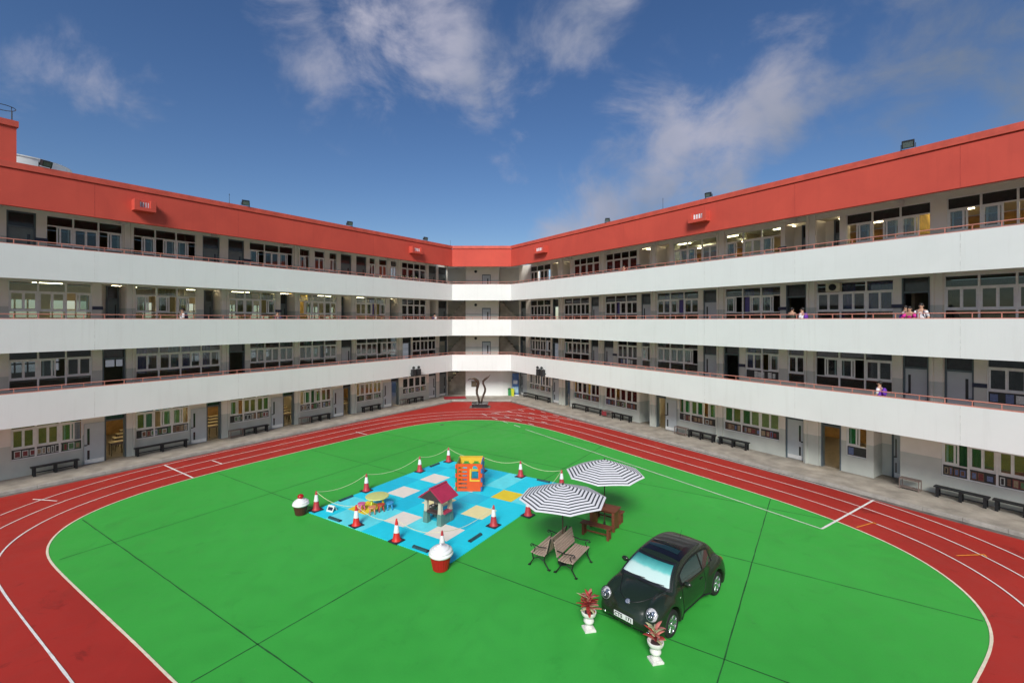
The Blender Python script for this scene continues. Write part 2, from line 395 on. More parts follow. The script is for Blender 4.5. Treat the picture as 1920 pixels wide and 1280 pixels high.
# even spacing, light smoothing
def resample(pts, step):
    o = [pts[0]]; acc_ = 0; n = len(pts)
    for i in range(n):
        a, b = pts[i], pts[(i+1) % n]; L_ = (b-a).length
        while acc_+L_ >= step:
            t = (step-acc_)/L_; a = a+(b-a)*t; o.append(a.copy()); L_ = (b-a).length; acc_ = 0
        acc_ += L_
    return o
inner = smooth_closed(bp, 1, 6); inner = resample(inner, .5)
for _ in range(2): inner = [(inner[i-1]+inner[i]*2+inner[(i+1) % len(inner)])/4 for i in range(len(inner))]
inner = resample(smooth_closed(inner, 0, 3), .22)
def offset(pts, d, it=14):
    n = len(pts); o = []
    for i in range(n):
        t = (pts[(i+2) % n]-pts[i-2]).normalized(); o.append(pts[i]+Vector((-t.y, t.x, 0))*d)
    for _ in range(it): o = [(o[i-1]+o[i]*2+o[(i+1) % n])/4 for i in range(n)]
    return o
area = sum(inner[i-1].x*inner[i].y-inner[i].x*inner[i-1].y for i in range(len(inner)))
SGN = 1 if area < 0 else -1      # outward offset sign
grn = MB().add([(p.x, p.y, .004) for p in inner], [tuple(range(len(inner)))]).build('green_court', M['green'], kind='structure')
def ribbon(pts, wd, z, name, m, parent, closed=False, wob=0):
    n = len(pts); vs = []; fs = []
    for i in range(n):
        a = pts[i-1] if (i or closed) else pts[0]; b = pts[(i+1) % n] if (i < n-1 or closed) else pts[-1]
        t = (b-a); t.z = 0; t.normalize(); nn = Vector((-t.y, t.x, 0))
        ww = wd/2*(1+wob*(random.random()-.5))
        for q_ in (pts[i]+nn*ww, pts[i]-nn*ww): vs.append((q_.x, q_.y, z))
    for i in range(n if closed else n-1):
        j = (i+1) % n; fs.append((2*i, 2*i+1, 2*j+1, 2*j))
    return MB().add(vs, fs).build(name, m, parent)
ribbon(inner, .06, .016, 'lane_line', M['cream_line'], trk, True, .15)
for k in (1, 2, 3):
    ribbon(offset(inner, SGN*1.19*k, 20*k), .05, .012, 'lane_line', M['line'], trk, True, .25)
def mark(pix, wd=.05, m='line', z=.020, par=None):
    pts = [G(*p) for p in pix]; o = []
    for a, b in zip(pts, pts[1:]):
        k = max(1, int((b-a).length/.4))
        o += [a+(b-a)*i/k for i in range(k)]
    o.append(pts[-1]); return ribbon(o, wd, z, 'painted_mark', M[m], par or trk, False, .2)
mark([(985, 805), (1170, 867), (1541, 992)], .05)
mark([(1541, 992), (1638, 938)], .08, z=.024)
mark([(308, 872), (362, 896)], .08); mark([(398, 863.5), (417, 870)], .06); mark([(62, 936), (107, 939.5)], .06); mark([(667, 810), (688, 815)], .06)
mark([(1606, 989), (1638, 980)], .05, 'orange_line'); mark([(1638, 980), (1643, 983)], .05, 'orange_line', .024)
mark([(1793, 1042), (1845, 1040)], .05, 'orange_line'); mark([(1845, 1040), (1850, 1045)], .05, 'orange_line', .024)
dz = [((470, 410), (540, 440)), ((610, 465), (685, 490)), ((755, 512), (830, 540)), ((915, 568), (1000, 595)), ((640, 400), (710, 415)),
      ((780, 445), (850, 465)), ((930, 485), (1020, 515)), ((970, 355), (1050, 375)), ((820, 375), (880, 392)), ((950, 425), (1020, 440)),
      ((1110, 465), (1195, 490)), ((1120, 335), (1200, 360)), ((1120, 400), (1200, 415)), ((1285, 380), (1350, 400)), ((1290, 445), (1380, 470)),
      ((1455, 425), (1540, 445)), ((1290, 520), (1370, 540)), ((1110, 545), (1190, 570)), ((1490, 495), (1550, 510)), ((1650, 475), (1720, 490))]
for a, b in dz: mark([(840+a[0]/7.385, 720+a[1]/7.385), (840+b[0]/7.385, 720+b[1]/7.385)], .07)
mark([(840+600/7.385, 720+407/7.385), (840+1120/7.385, 720+335/7.385)], .05, z=.028)
# joints between the cast bays
da = Vector((.551, .834, 0)).normalized(); db = Vector((.834, -.551, 0)).normalized()
def inside(p):
    c = False; n = len(inner); j = n-1
    for i in range(n):
        a, b = inner[i], inner[j]
        if (a.y > p.y) != (b.y > p.y) and p.x < (b.x-a.x)*(p.y-a.y)/(b.y-a.y)+a.x: c = not c
        j = i
    return c
def seam(origin, d):
    run = []
    for i in range(-160, 161):
        p = origin+d*(i*.35)
        if inside(p): run.append(p+Vector((random.uniform(-.006, .006), random.uniform(-.006, .006), 0)))
    if len(run) > 2: ribbon(run, .032, .008, 'expansion_joint', M['seam'], grn, False, .5)
for mval in (-20.2, -11.05, -1.83, 7.3): seam(db*mval+da*15, da)
for nval in (5.9, 11.4, 16.45, 21.55, 26.8): seam(da*nval-db*5, db)

# walkway round the court
def walkway(poly_, name):
    return MB().prism([(p.x, p.y) for p in poly_], -.02, .12).build(name, M['concrete'], kind='structure')
wl = walkway([miter('L', .14), miter('L', 2.6), wp('L', SL, 2.6), wp('L', SL, .14)], 'walkway')
wr = walkway([miter('R', .14), wp('R', SR, .14), wp('R', SR, 2.8), miter('R', 2.8)], 'walkway')
we = walkway([miter('L', .14), miter('R', .14), miter('R', 2.8), Vector((B.x+5, 50.5, 0)), Vector((A.x-5, 50.5, 0)), miter('L', 2.8)], 'walkway')
M['kerb'] = mat('kerb_concrete', (.36, .34, .30), .8, var=.25, scale=2.5, bump=.2, world=True)
kb = MB().box(0, 1.19, 0, .14, -.02, .125)
k0 = None
for sd, par in (('L', wl), ('R', wr)):
    S = SL if sd == 'L' else SR; U = UL if sd == 'L' else UR; n = int((S-.4)/1.2)
    for i in range(n):
        if k0 is None:
            k0 = kb.build('kerb_stone', M['kerb'], par, bevel=.012); o = k0
        else:
            o = k0.copy(); COL.objects.link(o); o.parent = par
        s0 = .15+i*1.2
        o.rotation_euler = (0, 0, math.atan2(U.y, U.x))
        if sd == 'L': o.location = wp('L', s0+1.19, .0); o.rotation_euler = (0, 0, math.atan2(-U.y, -U.x)); o.scale = (1, 1, 1); o.location = wp('L', s0+1.19, .0)+Vector((0, 0, 0))
        else: o.location = wp('R', s0, 0)
        # keep the stone on the outer side of the facade line
        ax = Matrix.Rotation(o.rotation_euler[2], 3, 'Z') @ Vector((0, 1, 0)); V = VL if sd == 'L' else VR
        if ax.dot(V) < 0: o.scale = (1, -1, 1)
for i in range(5):
    o = k0.copy(); COL.objects.link(o); o.parent = we; o.rotation_euler = (0, 0, 0); o.scale = (.9, 1, 1); o.location = (A.x+.1+i*1.08, 44, 0)

# ------------------------------------------------------------------ school wings
FL = 3.3
def s_of(side, px, t):
    r = (px-960)/F
    C, U, V = (A, UL, VL) if side == 'L' else (B, UR, VR)
    return (r*(C.y+t*V.y)-C.x-t*V.x)/(U.x-r*U.y)
class Wing:
    def __init__(s, side):
        s.side = side; s.sg = 1
        U, V, C = (UL, VL, A) if side == 'L' else (UR, VR, B)
        s.U, s.V, s.C = U, V, C
        ang = math.atan2(U.y, U.x)
        yax = Vector((-math.sin(ang), math.cos(ang), 0)); s.sg = 1 if yax.dot(V) > 0 else -1
        s.ang = ang; s.corr = CORR[side]; s.S = SL if side == 'L' else SR
        s.root = empty('school_wing', (C.x, C.y, 0), ang)
    def box(s, mb, s0, s1, t0, t1, z0, z1, mi=0):
        return mb.box(s0, s1, s.sg*t0, s.sg*t1, z0, z1, mi)
    def px(s, p, t=None): return s_of(s.side, p, s.corr if t is None else t)
    def P(s, a, t, z): return (a, s.sg*t, z)
WL, WR = Wing('L'), Wing('R')
tag(WL.root, 'long white and red school wing on the left side of the court', 'school building')
tag(WR.root, 'long white and red school wing on the right side of the court', 'school building')
ENDB = empty('stair_block', (A.x, 44, 0), 0, 'short white and red stair block closing the far end of the court', 'school building')

def sash(W, par, s0, s1, t, z0, z1):
    mb = MB(); f = .065
    W.box(mb, s0, s1, t, t+.03, z0, z0+f); W.box(mb, s0, s1, t, t+.03, z1-f, z1)
    W.box(mb, s0, s0+f, t, t+.03, z0+f, z1-f); W.box(mb, s1-f, s1, t, t+.03, z0+f, z1-f)
    W.box(mb, s0+f, s1-f, t+.012, t+.018, z0+f, z1-f, 1)
    mb.build('sash', [M['frame'], M['glass']], par)
def curtain(W, par, s0, s1, t, z0, z1, m):
    n = max(4, int((s1-s0)/.06)); vs = []; fs = []
    for i in range(n+1):
        a = s0+(s1-s0)*i/n; tt = t+.03*math.sin(i*1.9)+random.uniform(-.006, .006)
        vs += [W.P(a, tt, z0), W.P(a, tt, z1)]
    fs = [(2*i, 2*i+1, 2*i+3, 2*i+2) for i in range(n)]
    MB().add(vs, fs).build('curtain', m, par)
rnd = random.Random(11)
def window(W, s0, s1, n, fz, low='glass', cur=None, dens=.5, trans='glass', shut=.55):
    if s0 > s1: s0, s1 = s1, s0
    t = W.corr+.06; mb = MB(); f = .05
    zb, zl, zs, zt = fz+.93, fz+1.42, fz+2.36, fz+2.90
    for z in (zb, zl, zs, zt-f): W.box(mb, s0, s1, t, t+.09, z, z+f)
    w_ = (s1-s0)/n
    for i in range(n+1):
        c = s0+w_*i; c0 = max(s0, c-.035); c1 = min(s1, c+.035)
        W.box(mb, c0, c1, t-.006, t+.096, zb, zt)
    win = mb.build('window', M['frame'], W.root)
    tp = MB(); lp = MB()
    for i in range(n):
        a, b = s0+w_*i+.035, s0+w_*(i+1)-.035
        W.box(tp, a, b, t+.04, t+.046, zs+f, zt-f); W.box(lp, a, b, t+.04, t+.046, zb+f, zl)
        h = (b-a)/2; z0, z1 = zl+f+.004, zs-.004
        if b-a < .75 and n > 1 or b-a < .5: sash(W, win, a+.003, b-.003, t+.02, z0, z1)
        else:
            mode = rnd.random()
            if mode < shut: sash(W, win, a+.003, a+h+.02, t+.01, z0, z1); sash(W, win, a+h-.02, b-.003, t+.045, z0, z1)
            elif mode < (1+shut)/2: sash(W, win, a+.003, a+h+.02, t+.01, z0, z1); sash(W, win, a+.1, a+h+.12, t+.045, z0, z1)
            else: sash(W, win, a+h-.02, b-.003, t+.01, z0, z1); sash(W, win, a+h-.14, b-.12, t+.045, z0, z1)
        if cur and rnd.random() < dens:
            k = rnd.choice((0, 1, 2, 1, 2)); ca, cb = (a, b) if k == 0 else ((a, a+h*1.05) if k == 1 else (a+h*.95, b))
            m = rnd.choice(cur); curtain(W, win, ca, cb, t+.2, fz+1.3, fz+2.8, M[m])
    if trans == 'blind': tp.build('transom_pane', M['slot'], win)
    else: tp.build('transom_pane', M['glass'], win)
    if low == 'glass': lp.build('low_pane', M['glass'], win)
    else:
        lp.build('notice_board', M['board_dark'], win)
        pm = MB(); a = s0+.08
        while a < s1-.3:
            w2 = rnd.uniform(.10, .24)
            if a+w2 > s1-.06: break
            if low in ('notice', 'photo') or rnd.random() < .5:
                h0 = rnd.uniform(.05, .12); mi = rnd.choice((0, 0, 3, 0, 4)) if low == 'notice' else (rnd.choice((1, 2, 4, 1, 6, 0, 5)) if low == 'photo' else rnd.choice((0, 0, 5)))
                W.box(pm, a, a+w2, t+.026, t+.036, zb+f+h0*.5, zl-h0, mi)
                if low != 'some':
                    W.box(pm, a+.03, a+w2-.03, t+.022, t+.03, zb+f+h0*.5+.04, zl-h0-.04, rnd.choice((1, 3, 6, 4, 2, 5)))
            a += w2+rnd.uniform(.01, .07)
        if pm.v: 
            o = pm.build('notice_paper', M['papers'], win, kind='stuff')
    return win
def door(W, s0, s1, fz, m='door_grey', t=None, hinge=0, frame=True, transom=True, name='door'):
    if s0 > s1: s0, s1 = s1, s0
    t = W.corr+.10 if t is None else t; mb = MB(); H_ = 2.12
    W.box(mb, s0, s0+.07, t-.03, t+.08, fz, fz+2.9); W.box(mb, s1-.07, s1, t-.03, t+.08, fz, fz+2.9)
    W.box(mb, s0+.07, s1-.07, t-.027, t+.077, fz+H_, fz+H_+.08); W.box(mb, s0+.07, s1-.07, t-.024, t+.074, fz+2.83, fz+2.897)
    fr = mb.build('door_frame', M['door_frame'], W.root)
    MBt = MB(); W.box(MBt, s0+.07, s1-.07, t+.02, t+.03, fz+H_+.08, fz+2.83); MBt.build('transom_pane', M['slot'], fr)
    leaf(W, s0+.075, s1-.075, t, fz, m, hinge, fr, H_)
def leaf(W, s0, s1, t, fz, m, hinge, par, H_=2.12, name='door_leaf'):
    if s0 > s1: s0, s1 = s1, s0
    mb = MB(); w_ = s1-s0; z0 = fz+.02
    a = s0+(.14 if hinge == 0 else .74)*w_; b = a+.12*w_
    W.box(mb, s0, s1, t, t+.045, z0, fz+H_-.005)
    W.box(mb, a, b, t-.006, t+.002, fz+1.0, fz+1.85, 1); W.box(mb, a, b, t-.006, t+.002, fz+.25, fz+.72, 1)
    W.box(mb, s0+.02, s1-.02, t-.004, t+.002, z0+.03, z0+.22, 2)
    ha = s0+(.05 if hinge == 0 else .88)*w_
    W.box(mb, ha, ha+.1, t-.06, t-.002, fz+.98, fz+1.03, 3)
    return mb.build('door' if par is W.root else 'door_leaf', [M[m], M['slot'], M['frame'], M['black_metal']], par)

def floor_items(side, k):
    return LAY[side][k]
LAY = {'L': {}, 'R': {}}
# item: (kind, px0, px1, opts) — W window, D door, A entrance recess, O open doorway, X open doorway with leaf folded back, C pier
GN = dict(low='notice', cur=['cur_green', 'cur_green', 'cur_yellow', 'cur_grey'], dens=.5)
GP = dict(low='photo', cur=['cur_green', 'cur_green', 'cur_brown'], dens=.55)
LAY['L'][4] = [('D', 12, 68, {'m': 'door_dark'}), ('W', 87, 230, {'n': 3}), ('C', 232, 250), ('W', 250, 368, {'n': 3}), ('D', 380, 412, {'m': 'door_dark'}), ('D', 428, 458, {'m': 'door_dark'}),
    ('W', 468, 550, {'n': 3}), ('C', 551, 561), ('W', 562, 581, {'n': 1, 'cur': ['cur_brown']}), ('W', 590, 609, {'n': 1, 'cur': ['cur_brown']}), ('W', 618, 632, {'n': 1, 'cur': ['cur_brown'], 'dens': 1}),
    ('D', 639, 659, {'m': 'door_dark'}), ('D', 668, 687, {'m': 'door_dark'}), ('W', 693, 704, {'n': 1, 'cur': ['cur_brown'], 'dens': 1}), ('W', 711, 726, {'n': 1}), ('W', 733, 744, {'n': 1}), ('C', 746, 752),
    ('W', 753, 799, {'n': 4}), ('D', 804, 818, {'m': 'door_dark'}), ('D', 822, 838, {'m': 'door_dark'})]
LAY['L'][3] = [('W', 16, 173, {'n': 3, 'cur': ['cur_yellow'], 'dens': .2}), ('A', 191, 236), ('C', 237, 253), ('W', 254, 369, {'n': 3, 'cur': ['cur_yellow'], 'dens': .3}), ('A', 382, 413), ('C', 414, 428),
    ('W', 429, 518, {'n': 3, 'cur': ['cur_yellow'], 'dens': .2}), ('A', 526, 552), ('C', 552, 561), ('W', 562, 632, {'n': 3, 'cur': ['cur_yellow'], 'dens': .4}), ('A', 640, 658), ('C', 659, 667), ('W', 668, 724, {'n': 3, 'cur': ['cur_purple', 'cur_yellow']}),
    ('A', 731, 746), ('C', 747, 752), ('W', 753, 799, {'n': 4, 'cur': ['cur_yellow'], 'dens': .7}), ('A', 806, 817), ('D', 822, 838, {'m': 'door_dark'})]
LAY['L'][2] = [('W', 16, 173, {'n': 3, 'dens': .2}), ('O', 192, 235), ('C', 236, 253), ('W', 255, 414, {'n': 4, 'cur': ['cur_purple', 'cur_grey'], 'dens': .9, 'shut': 1}), ('C', 415, 428), ('O', 429, 459),
    ('W', 469, 551, {'n': 3, 'cur': ['cur_grey'], 'dens': .7, 'shut': .9}), ('C', 552, 561), ('W', 562, 632, {'n': 3, 'cur': ['cur_grey']}), ('D', 640, 660, {'m': 'door_grey'}), ('C', 661, 667), ('W', 668, 745, {'n': 4}), ('C', 747, 753),
    ('O', 754, 770), ('W', 774, 818, {'n': 3, 'cur': ['cur_purple']}), ('O', 824, 838)]
LAY['L'][1] = [('W', 20, 155, {'n': 3, **GN}), ('X', 157, 196, 236), ('C', 237, 254), ('W', 255, 355, {'n': 3, **GN}), ('X', 357, 387, 414), ('C', 415, 430), ('W', 431, 506, {'n': 3, **GN}), ('X', 508, 530, 551), ('C', 552, 562),
    ('W', 563, 622, {'n': 3, **GN, 'cur': ['cur_green', 'cur_yellow']}), ('X', 624, 643, 657), ('C', 659, 668), ('W', 669, 716, {'n': 3, 'low': 'notice'}), ('X', 718, 733, 747), ('C', 748, 754), ('W', 755, 800, {'n': 4, 'low': 'notice'}), ('D', 804, 818, {}), ('D', 824, 838, {'m': 'door_dark'})]
LAY['R'][4] = [('W', 994, 1032, {'n': 3}), ('A', 1035, 1047), ('C', 1048, 1055), ('A', 1056, 1069), ('W', 1075, 1124, {'n': 4, 'cur': ['cur_yellow']}), ('C', 1125, 1134), ('W', 1135, 1194, {'n': 4, 'cur': ['cur_yellow']}), ('A', 1199, 1220), ('C', 1221, 1231),
    ('A', 1232, 1255), ('W', 1262, 1344, {'n': 3}), ('C', 1345, 1359), ('W', 1360, 1464, {'n': 3, 'shut': .3}), ('A', 1472, 1511), ('C', 1512, 1530), ('A', 1531, 1574), ('W', 1586, 1745, {'n': 3, 'trans': 'blind', 'shut': 0}), ('W', 1775, 1985, {'n': 3, 'trans': 'blind', 'shut': .1})]
LAY['R'][3] = [('D', 976, 986, {'m': 'door_dark'}), ('W', 994, 1032, {'n': 3, 'cur': ['cur_purple']}), ('O', 1037, 1048), ('C', 1049, 1056), ('W', 1057, 1104, {'n': 3, 'cur': ['cur_purple'], 'dens': .8}), ('D', 1108, 1124, {}), ('C', 1125, 1133), ('W', 1134, 1194, {'n': 3, 'cur': ['cur_purple'], 'dens': .6}),
    ('D', 1202, 1221, {}), ('C', 1222, 1230), ('W', 1231, 1309, {'n': 3, 'cur': ['cur_yellow', 'cur_purple'], 'dens': .8}), ('D', 1318, 1344, {}), ('C', 1345, 1358), ('W', 1359, 1463, {'n': 3, 'cur': ['cur_purple'], 'dens': .4}), ('O', 1474, 1512), ('C', 1513, 1529),
    ('W', 1530, 1675, {'n': 3, 'cur': ['cur_grey', 'cur_purple'], 'dens': .6, 'shut': .9}), ('O', 1691, 1744), ('C', 1745, 1769), ('W', 1770, 1985, {'n': 3, 'shut': 1})]
LAY['R'][2] = [('O', 976, 986), ('W', 993, 1032, {'n': 4, 'low': 'some', 'cur': ['cur_grey']}), ('O', 1036, 1048), ('C', 1049, 1056), ('W', 1057, 1104, {'n': 3, 'cur': ['cur_green', 'cur_grey']}), ('D', 1108, 1123, {}), ('C', 1124, 1131), ('D', 1132, 1150, {}), ('W', 1157, 1194, {'n': 2, 'low': 'some', 'cur': ['cur_yellow'], 'dens': .7}),
    ('W', 1202, 1219, {'n': 1}), ('C', 1220, 1230), ('W', 1231, 1308, {'n': 3, 'cur': ['cur_grey'], 'dens': .5}), ('D', 1318, 1344, {}), ('C', 1345, 1357), ('O', 1358, 1386), ('W', 1397, 1460, {'n': 2, 'low': 'some', 'cur': ['cur_purple'], 'dens': .8}), ('W', 1476, 1508, {'n': 1}), ('C', 1509, 1527),
    ('W', 1528, 1673, {'n': 3, 'shut': .5}), ('D', 1692, 1741, {'m': 'door_grey'}), ('C', 1743, 1769), ('D', 1770, 1826, {'m': 'door_grey', 'hinge': 1}), ('W', 1850, 2010, {'n': 2, 'low': 'some', 'shut': .6})]
LAY['R'][1] = [('D', 974, 988, {}), ('W', 992, 1032, {'n': 4, 'low': 'notice'}), ('D', 1035, 1049, {}), ('C', 1050, 1056), ('O', 1060, 1069), ('W', 1075, 1124, {'n': 3, 'low': 'photo', 'cur': ['cur_brown']}), ('C', 1125, 1133), ('W', 1134, 1194, {'n': 3, 'low': 'photo', 'cur': ['cur_brown']}),
    ('A', 1199, 1219), ('C', 1220, 1230), ('X', 1270, 1249, 1231), ('W', 1272, 1342, {'n': 3, **GP}), ('C', 1343, 1356), ('W', 1357, 1461, {'n': 3, **GP}), ('D', 1472, 1507, {'hinge': 1}), ('C', 1508, 1536), ('O', 1540, 1577), ('W', 1586, 1625, {'n': 1, 'low': 'some', 'cur': ['cur_green']}),
    ('A', 1638, 1688), ('W', 1765, 1990, {'n': 4, **GP, 'dens': .8})]

def build_floor(W, k):
    fz = FL*(k-1); base = fz+(.12 if k == 1 else 0); items = LAY[W.side][k]; z0, z1 = base, fz+3.12
    c = W.corr; th = .22
    spans = []; wall = MB()
    for it in items:
        if it[0] == 'X':
            a, b = sorted((W.px(it[2]), W.px(it[3]))); spans.append((a, b, it, 'X'))
        elif it[0] == 'C':
            a, b = sorted((W.px(it[1]), W.px(it[2])))
            mb = MB(); W.box(mb, a, b, c-.10, c+.004, z0, z1); W.box(mb, a+(b-a)*.15, a+(b-a)*.15+.09, c-.19, c-.104, z0, z1, 0)
            mb.build('pier', M['corridor'], W.root, kind=None)
        else:
            a, b = sorted((W.px(it[1]), W.px(it[2]))); spans.append((a, b, it, it[0]))
    spans.sort(key=lambda q: q[0])
    # plausible repeats beyond what the photograph shows, up to the end of the wing
    last = spans[-1][1]
    while last+5 < W.S:
        spans.append((last+.6, last+4.2, ('W', 0, 0, {'n': 3}), 'W')); last += 4.8
    pos = .0 if W.side == 'L' else .0
    pos = W.px(839) if W.side == 'L' else W.px(973)
    pos = min(pos, spans[0][0]-.1)
    for a, b, it, kd in spans:
        if a > pos: W.box(wall, pos, a, c, c+th, z0, z1)
        if kd == 'W': W.box(wall, a, b, c, c+th, z0, fz+.93)
        W.box(wall, a, b, c, c+th, fz+2.9, z1)
        pos = b
    W.box(wall, pos, W.S, c, c+th, z0, z1)
    wall.build('corridor_wall', M['corridor'], W.root)
    for a, b, it, kd in spans:
        if kd == 'W':
            o = dict(it[3]); n = o.pop('n'); window(W, a, b, n, fz, **o)
        elif kd == 'D': door(W, a, b, base, **it[3])
        elif kd == 'A':
            mb = MB(); d = 1.0
            W.box(mb, a, b, c+d, c+d+.1, z0, fz+2.9); W.box(mb, a-.08, a, c+th, c+d, z0, fz+2.9); W.box(mb, b, b+.08, c+th, c+d, z0, fz+2.9)
            mb.build('entrance_recess', M['corridor'], W.root)
            w_ = min(1.0, (b-a)*.55); near = b-.05
            if W.side == 'L': door(W, a+.05, a+.05+w_, base, m='door_dark', t=c+d-.06)
            else: door(W, near-w_, near, base, m='door_dark' if k > 2 else 'door_grey', t=c+d-.06)
        elif kd in 'OX':
            mb = MB()
            W.box(mb, a, a+.06, c-.02, c+th+.02, base, fz+2.9); W.box(mb, b-.06, b, c-.02, c+th+.02, base, fz+2.9); W.box(mb, a+.06, b-.06, c-.017, c+th+.017, fz+2.2, fz+2.28)
            fr = mb.build('door_frame', M['door_frame'], W.root)
            tp = MB(); W.box(tp, a+.06, b-.06, c+.1, c+.11, fz+2.28, fz+2.88); tp.build('transom_pane', M['slot'], fr)
            if kd == 'X':
                l0, l1 = sorted((W.px(it[1]), W.px(it[2]))); leaf(W, l0+.03, l1, c-.10, base, 'door_grey', 1 if W.side == 'L' else 0, W.root)
random.seed(3)
def shell(W):
    c, S, D = W.corr, W.S, W.corr+7.0
    root = W.root
    for k in (2, 3, 4):
        fz = FL*(k-1)
        mb = MB(); W.box(mb, 0.0, S, .16, D, fz-.16, fz-.003); mb.build('floor_slab', M['ceiling'], root)
        mb = MB(); W.box(mb, 0.0, S, .165, c-.002, fz-.002, fz+.012); mb.build('corridor_floor', M['tile_floor'], root)
        mb = MB(); W.box(mb, 0, S, 0, .16, fz-.45, fz+1.05); mb.build('parapet', M['white_wall'], root)
        for q_ in ((178, 447, 700) if W.side == 'L' else (1033, 1321, 1490, 1800)):
            a_ = W.px(q_, 0); mb = MB(); W.box(mb, a_, a_+.018, -.003, .05, fz-.44, fz+1.04); mb.build('render_joint', M['joint'], root)
        # painted steel rail on top of the parapet
        zt = fz+1.05; rl = MB(); W.box(rl, 0.02, S, .02, .14, zt, zt+.035)
        rl.tube([W.P(.02, .08, zt+.22), W.P(S, .08, zt+.22)], .024, 6)
        rail = rl.build('railing', M['terracotta'], root)
        a = .4; first = None
        pm = MB().box(-.014, .014, -.014, .014, 0, .205)
        while a < S-.1:
            if first is None: first = pm.build('post', M['terracotta'], rail); o = first
            else: o = first.copy(); COL.objects.link(o); o.parent = rail
            o.location = W.P(a, .08, zt+.03); a += .78
    # red fascia, its groove and coping
    mb = MB(); W.box(mb, 0, S, 0, .2, 12.62, 14.22); mb.build('fascia', M['fascia'], root)
    for q_ in ((178, 447, 700) if W.side == 'L' else (1033, 1321, 1490, 1800)):
        a_ = W.px(q_, 0); mb = MB(); W.box(mb, a_, a_+.018, -.003, .05, 12.64, 14.2); mb.build('render_joint', M['joint_red'], root)
    mb = MB(); W.box(mb, 0, S, .05, .19, 14.22, 14.28); mb.build('shadow_groove', M['fascia'], root)
    mb = MB(); W.box(mb, 0, S, -.05, .24, 14.28, 14.55); mb.build('coping', M['coping_red'], root)
    mb = MB(); W.box(mb, 0.0, S, .2, D, 13.02, 13.2); mb.build('roof', M['ceiling'], root)
    # deep beam under the fascia, seen from below
    mb = MB()
    a = 1.0
    while a < S:
        W.box(mb, a, a+.22, .2, c-.005, 12.80, 13.018); a += 4.6
    mb.build('ceiling_beam', M['ceiling'], root, kind='stuff')
    for k in (1, 2, 3, 4):
        fz = FL*(k-1); base = fz+(.12 if k == 1 else 0)
        build_floor(W, k)
        mb = MB(); see = (W.side == 'L' and k in (2, 3))
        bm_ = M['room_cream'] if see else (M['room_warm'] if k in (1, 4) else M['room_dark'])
        z1 = fz+3.13 if k < 4 else 13.015
        if see:
            zw0, zw1 = (fz+1.15, fz+2.2) if k == 3 else (fz+1.25, fz+1.95)
            W.box(mb, 0, S, D, D+.2, base, zw0); W.box(mb, 0, S, D, D+.2, zw1, z1)
            a = 0
            while a < S:
                W.box(mb, a, min(a+(.9 if k == 3 else 2.2), S), D, D+.2, zw0, zw1)
                W.box(mb, a+2.6, a+3.1, D+.01, D+.19, zw0, zw1)
                for j in range(1, 7): W.box(mb, a+.9+j*.53-.035, a+.9+j*.53+.035, D+.05, D+.12, zw0, zw1)
                W.box(mb, a+.9, min(a+4.6, S), D+.055, D+.115, zw0+.45, zw0+.53)
                a += 4.6
        else: W.box(mb, 0, S, D, D+.2, base, z1)
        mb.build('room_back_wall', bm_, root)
        for i, a in enumerate([q for q in [it for it in np.arange(4.0, S, 8.2)]]):
            mb = MB(); W.box(mb, a, a+.12, c+1.6, D-.002, base, z1); mb.build('partition_wall', M['room_yellow'] if (i+k) % 3 == 1 else M['room_cream'], root)
        mb = MB(); W.box(mb, 0, S, c+.23, D-.003, base-.1 if k == 1 else fz-.001, base+.012 if k == 1 else fz+.012); mb.build('room_floor', M['room_floor'], root)
        if (W.side == 'L' and k in (1, 3)) or (W.side == 'R' and k in (1, 4)):
            a = 2.5; first = None
            while a < S-1:
                for tt in (c+1.3, c+3.8):
                    if first is None:
                        mb = MB(); mb.box(-.6, .6, -.05, .05, -.05, 0); first = mb.build('strip_light', M['tube_light'], root); o = first
                    else: o = first.copy(); COL.objects.link(o); o.parent = root
                    o.location = W.P(a, tt, fz+(3.08 if k < 4 else 12.9-fz))
                a += 3.4
    mb = MB(); W.box(mb, S, S+.2, 0, D+.2, 0, 13.2); mb.build('end_wall', M['white_wall'], root)
    mb = MB(); W.box(mb, S, S+.2, 0, .2, 13.2, 14.5)
    mb = MB(); W.box(mb, -.0, S, D, D+.2, 13.2, 13.9); mb.build('rear_parapet', M['fascia'], root)
M['joint'] = mat('grey_sealant_joint', (.62, .63, .61), .8, var=.3); M['joint_red'] = mat('dark_red_joint', (.42, .05, .035), .8, var=.3)
for W in (WL, WR): shell(W)
# taller stair head at the near end of the left wing
mb = MB(); s0 = WL.px(31, 0)
WL.box(mb, s0, s0+7, 0.002, 5, 14.55, 16.1); WL.box(mb, s0-.06, s0+7, -.07, .25, 16.1, 16.36, 1)
mb.build('stair_head', [M['fascia'], M['coping_red']], WL.root)
# small room signs
for W, k, p in ((WL, 4, 78), (WL, 3, 183), (WL, 4, 463), (WR, 4, 1467), (WR, 3, 1467), (WR, 2, 1153), (WR, 2, 1391), (WR, 3, 1683), (WR, 2, 1837), (WL, 3, 522), (WR, 4, 1197)):
    a = W.px(p); mb = MB(); W.box(mb, a-.22, a+.22, W.corr-.03, W.corr-.002, FL*(k-1)+1.55, FL*(k-1)+1.72); mb.build('room_sign', M['navy'], W.root)

